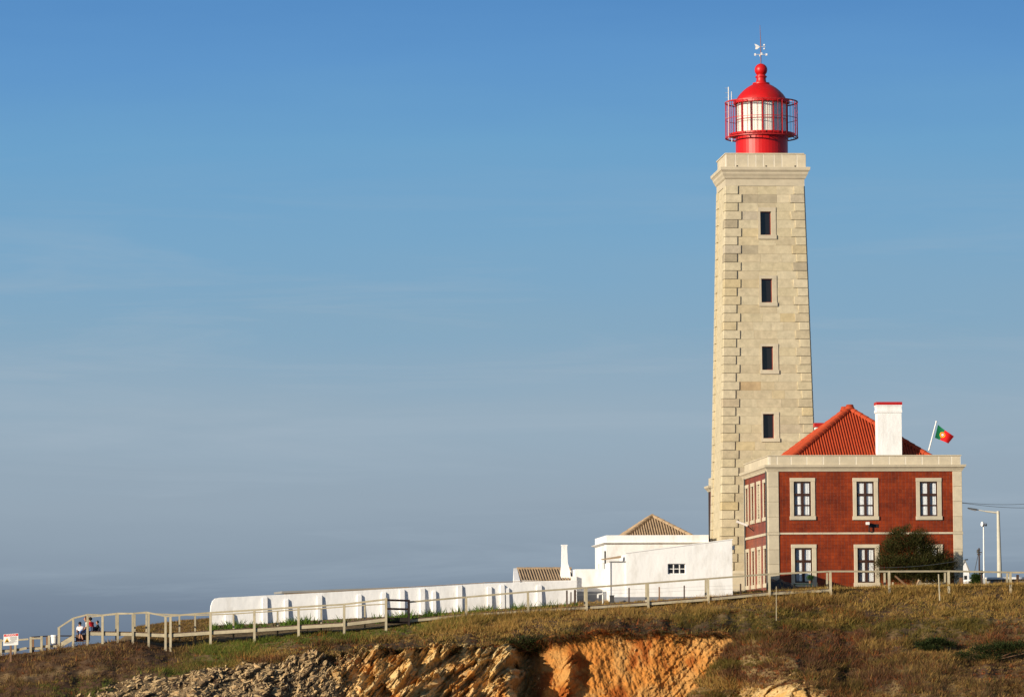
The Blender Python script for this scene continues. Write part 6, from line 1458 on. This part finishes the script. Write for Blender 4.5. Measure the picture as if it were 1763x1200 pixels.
    skin_mesh('trousers', V3, E3, R3, tr_m, t)
    for s in ('l', 'r'):
        ft = L_['foot_' + s]; skin_mesh('shoe', [ft - f * .05 * k - Vector((0, 0, .02)), ft + f * .09 * k - Vector((0, 0, .045 * k)), ft + f * .17 * k - Vector((0, 0, .055 * k))], [(0, 1), (1, 2)], [.05 * k, .046 * k, .034 * k], so_m, t, sub=1)
    hc_ = hd0 + Vector((0, 0, .035 * k)) - f * .022 * k; hv = []; hf = []; nu_, nv_ = 16, 10
    for i in range(nv_ + 1):
        th_ = math.pi * i / nv_
        for j in range(nu_):
            ph = 2 * math.pi * j / nu_; dv_ = f * (math.sin(th_) * math.cos(ph)) + side * (math.sin(th_) * math.sin(ph)) + Vector((0, 0, math.cos(th_)))
            hv.append(hc_ + Vector((dv_.x * .104, dv_.y * .104, dv_.z * .112)) * k * (1 + .05 * math.sin(j * 5.1 + i * 3.7)))
    for i in range(nv_):
        for j in range(nu_):
            cc_ = math.cos(math.pi * (i + .5) / nv_); ff_ = math.sin(math.pi * (i + .5) / nv_) * math.cos(2 * math.pi * (j + .5) / nu_)
            if ff_ > .30 and cc_ < .55: continue
            if cc_ < (-.85 if long_hair else -.62): continue
            hf.append((i * nu_ + j, i * nu_ + (j + 1) % nu_, (i + 1) * nu_ + (j + 1) % nu_, (i + 1) * nu_ + j))
    obj('hair', MB().add(hv, hf), ha_m, t, smooth=True)
    hdm = MB(); ball(hdm, tuple(hd0 + f * .10 * k - Vector((0, 0, .005 * k))), .016 * k, 6)
    obj('nose', hdm, M['skin'], body)
    for sgn in (1, -1):
        obj('ear', ball(MB(), tuple(hd0 + side * (sgn * .092 * k) - Vector((0, 0, .005))), .022 * k, 6), M['skin'], body); obj('eye', ball(MB(), tuple(hd0 + f * .088 * k + side * (sgn * .034 * k) + Vector((0, 0, .025 * k))), .011 * k, 6), M['black'], body)
    obj('mouth', MB().box(*(lambda c: (c.x - .012, c.x + .012, c.y - .022, c.y + .022, c.z - .006, c.z + .006))(hd0 + f * .085 * k - Vector((0, 0, .05 * k)))), M['red_metal'], body)
    return t
YP = 217.55
jp = lambda px, py, dy=0.0: P(px, py, YP + dy)
person('seated person in white top and blue shorts, legs over the deck edge', dict(pelvis=jp(151.5, 1084), chest=jp(149.8, 1074.5), head=jp(147.2, 1065), elbow_l=jp(146.5, 1080.5, .2), elbow_r=jp(147, 1080.5, -.2), wrist_l=jp(141.5, 1085.3, .12), wrist_r=jp(142, 1085.6, -.16), knee_l=jp(138, 1087, .14), knee_r=jp(139.2, 1088.2, -.12), foot_l=jp(143, 1100.5, .1), foot_r=jp(136, 1100.8, -.12)), (.78, .76, .74), (.10, .17, .36), (.10, .03, .012), (.30, .02, .02), 1.0, shorts=True)
person('seated person with dark hair in red shirt behind the handrail post', dict(pelvis=jp(158.6, 1083.2, .75), chest=jp(157.2, 1074.6, .75), head=jp(155, 1066.2, .75), elbow_l=jp(154.5, 1081, 1.0), elbow_r=jp(154.2, 1080.6, .52), wrist_l=jp(149, 1083, .95), wrist_r=jp(149.6, 1083, .62), knee_l=jp(145.5, 1083.6, .9), knee_r=jp(146, 1084, .6), foot_l=jp(145, 1097.5, .9), foot_r=jp(146.5, 1097.5, .6)), (.52, .012, .02), (.05, .06, .10), (.015, .010, .008), (.05, .04, .04), 1.0, face=(-.8, .5, 0))
person('seated child with dark hair and white shirt on the lower step', dict(pelvis=jp(138.6, 1089, .95), chest=jp(138.2, 1081.4, .95), head=jp(137.6, 1073.6, .95), elbow_l=jp(132.8, 1087, 1.1), elbow_r=jp(143.4, 1087, 1.1), wrist_l=jp(134.5, 1090, 1.3), wrist_r=jp(142, 1090, 1.3), knee_l=jp(136, 1089, 1.38), knee_r=jp(141, 1089, 1.38), foot_l=jp(136, 1098, 1.42), foot_r=jp(141, 1098, 1.42)), (.80, .78, .80), (.06, .08, .14), (.012, .010, .012), (.2, .2, .2), .84, face=(-.15, 1, 0))
person('seated child in dark jacket at the back of the deck', dict(pelvis=jp(169.2, 1083.6, .9), chest=jp(168.6, 1077.6, .9), head=jp(167.4, 1071.2, .9), elbow_l=jp(165.5, 1081.6, 1.05), elbow_r=jp(165.4, 1081.4, .7), wrist_l=jp(162.2, 1082.6, 1.0), wrist_r=jp(162, 1082.8, .8), knee_l=jp(161, 1080.6, 1.05), knee_r=jp(160.6, 1081, .78), foot_l=jp(161.5, 1086.2, 1.05), foot_r=jp(161, 1086.4, .78)), (.012, .018, .022), (.03, .03, .05), (.012, .010, .008), (.05, .05, .05), .78, short_sleeve=False)
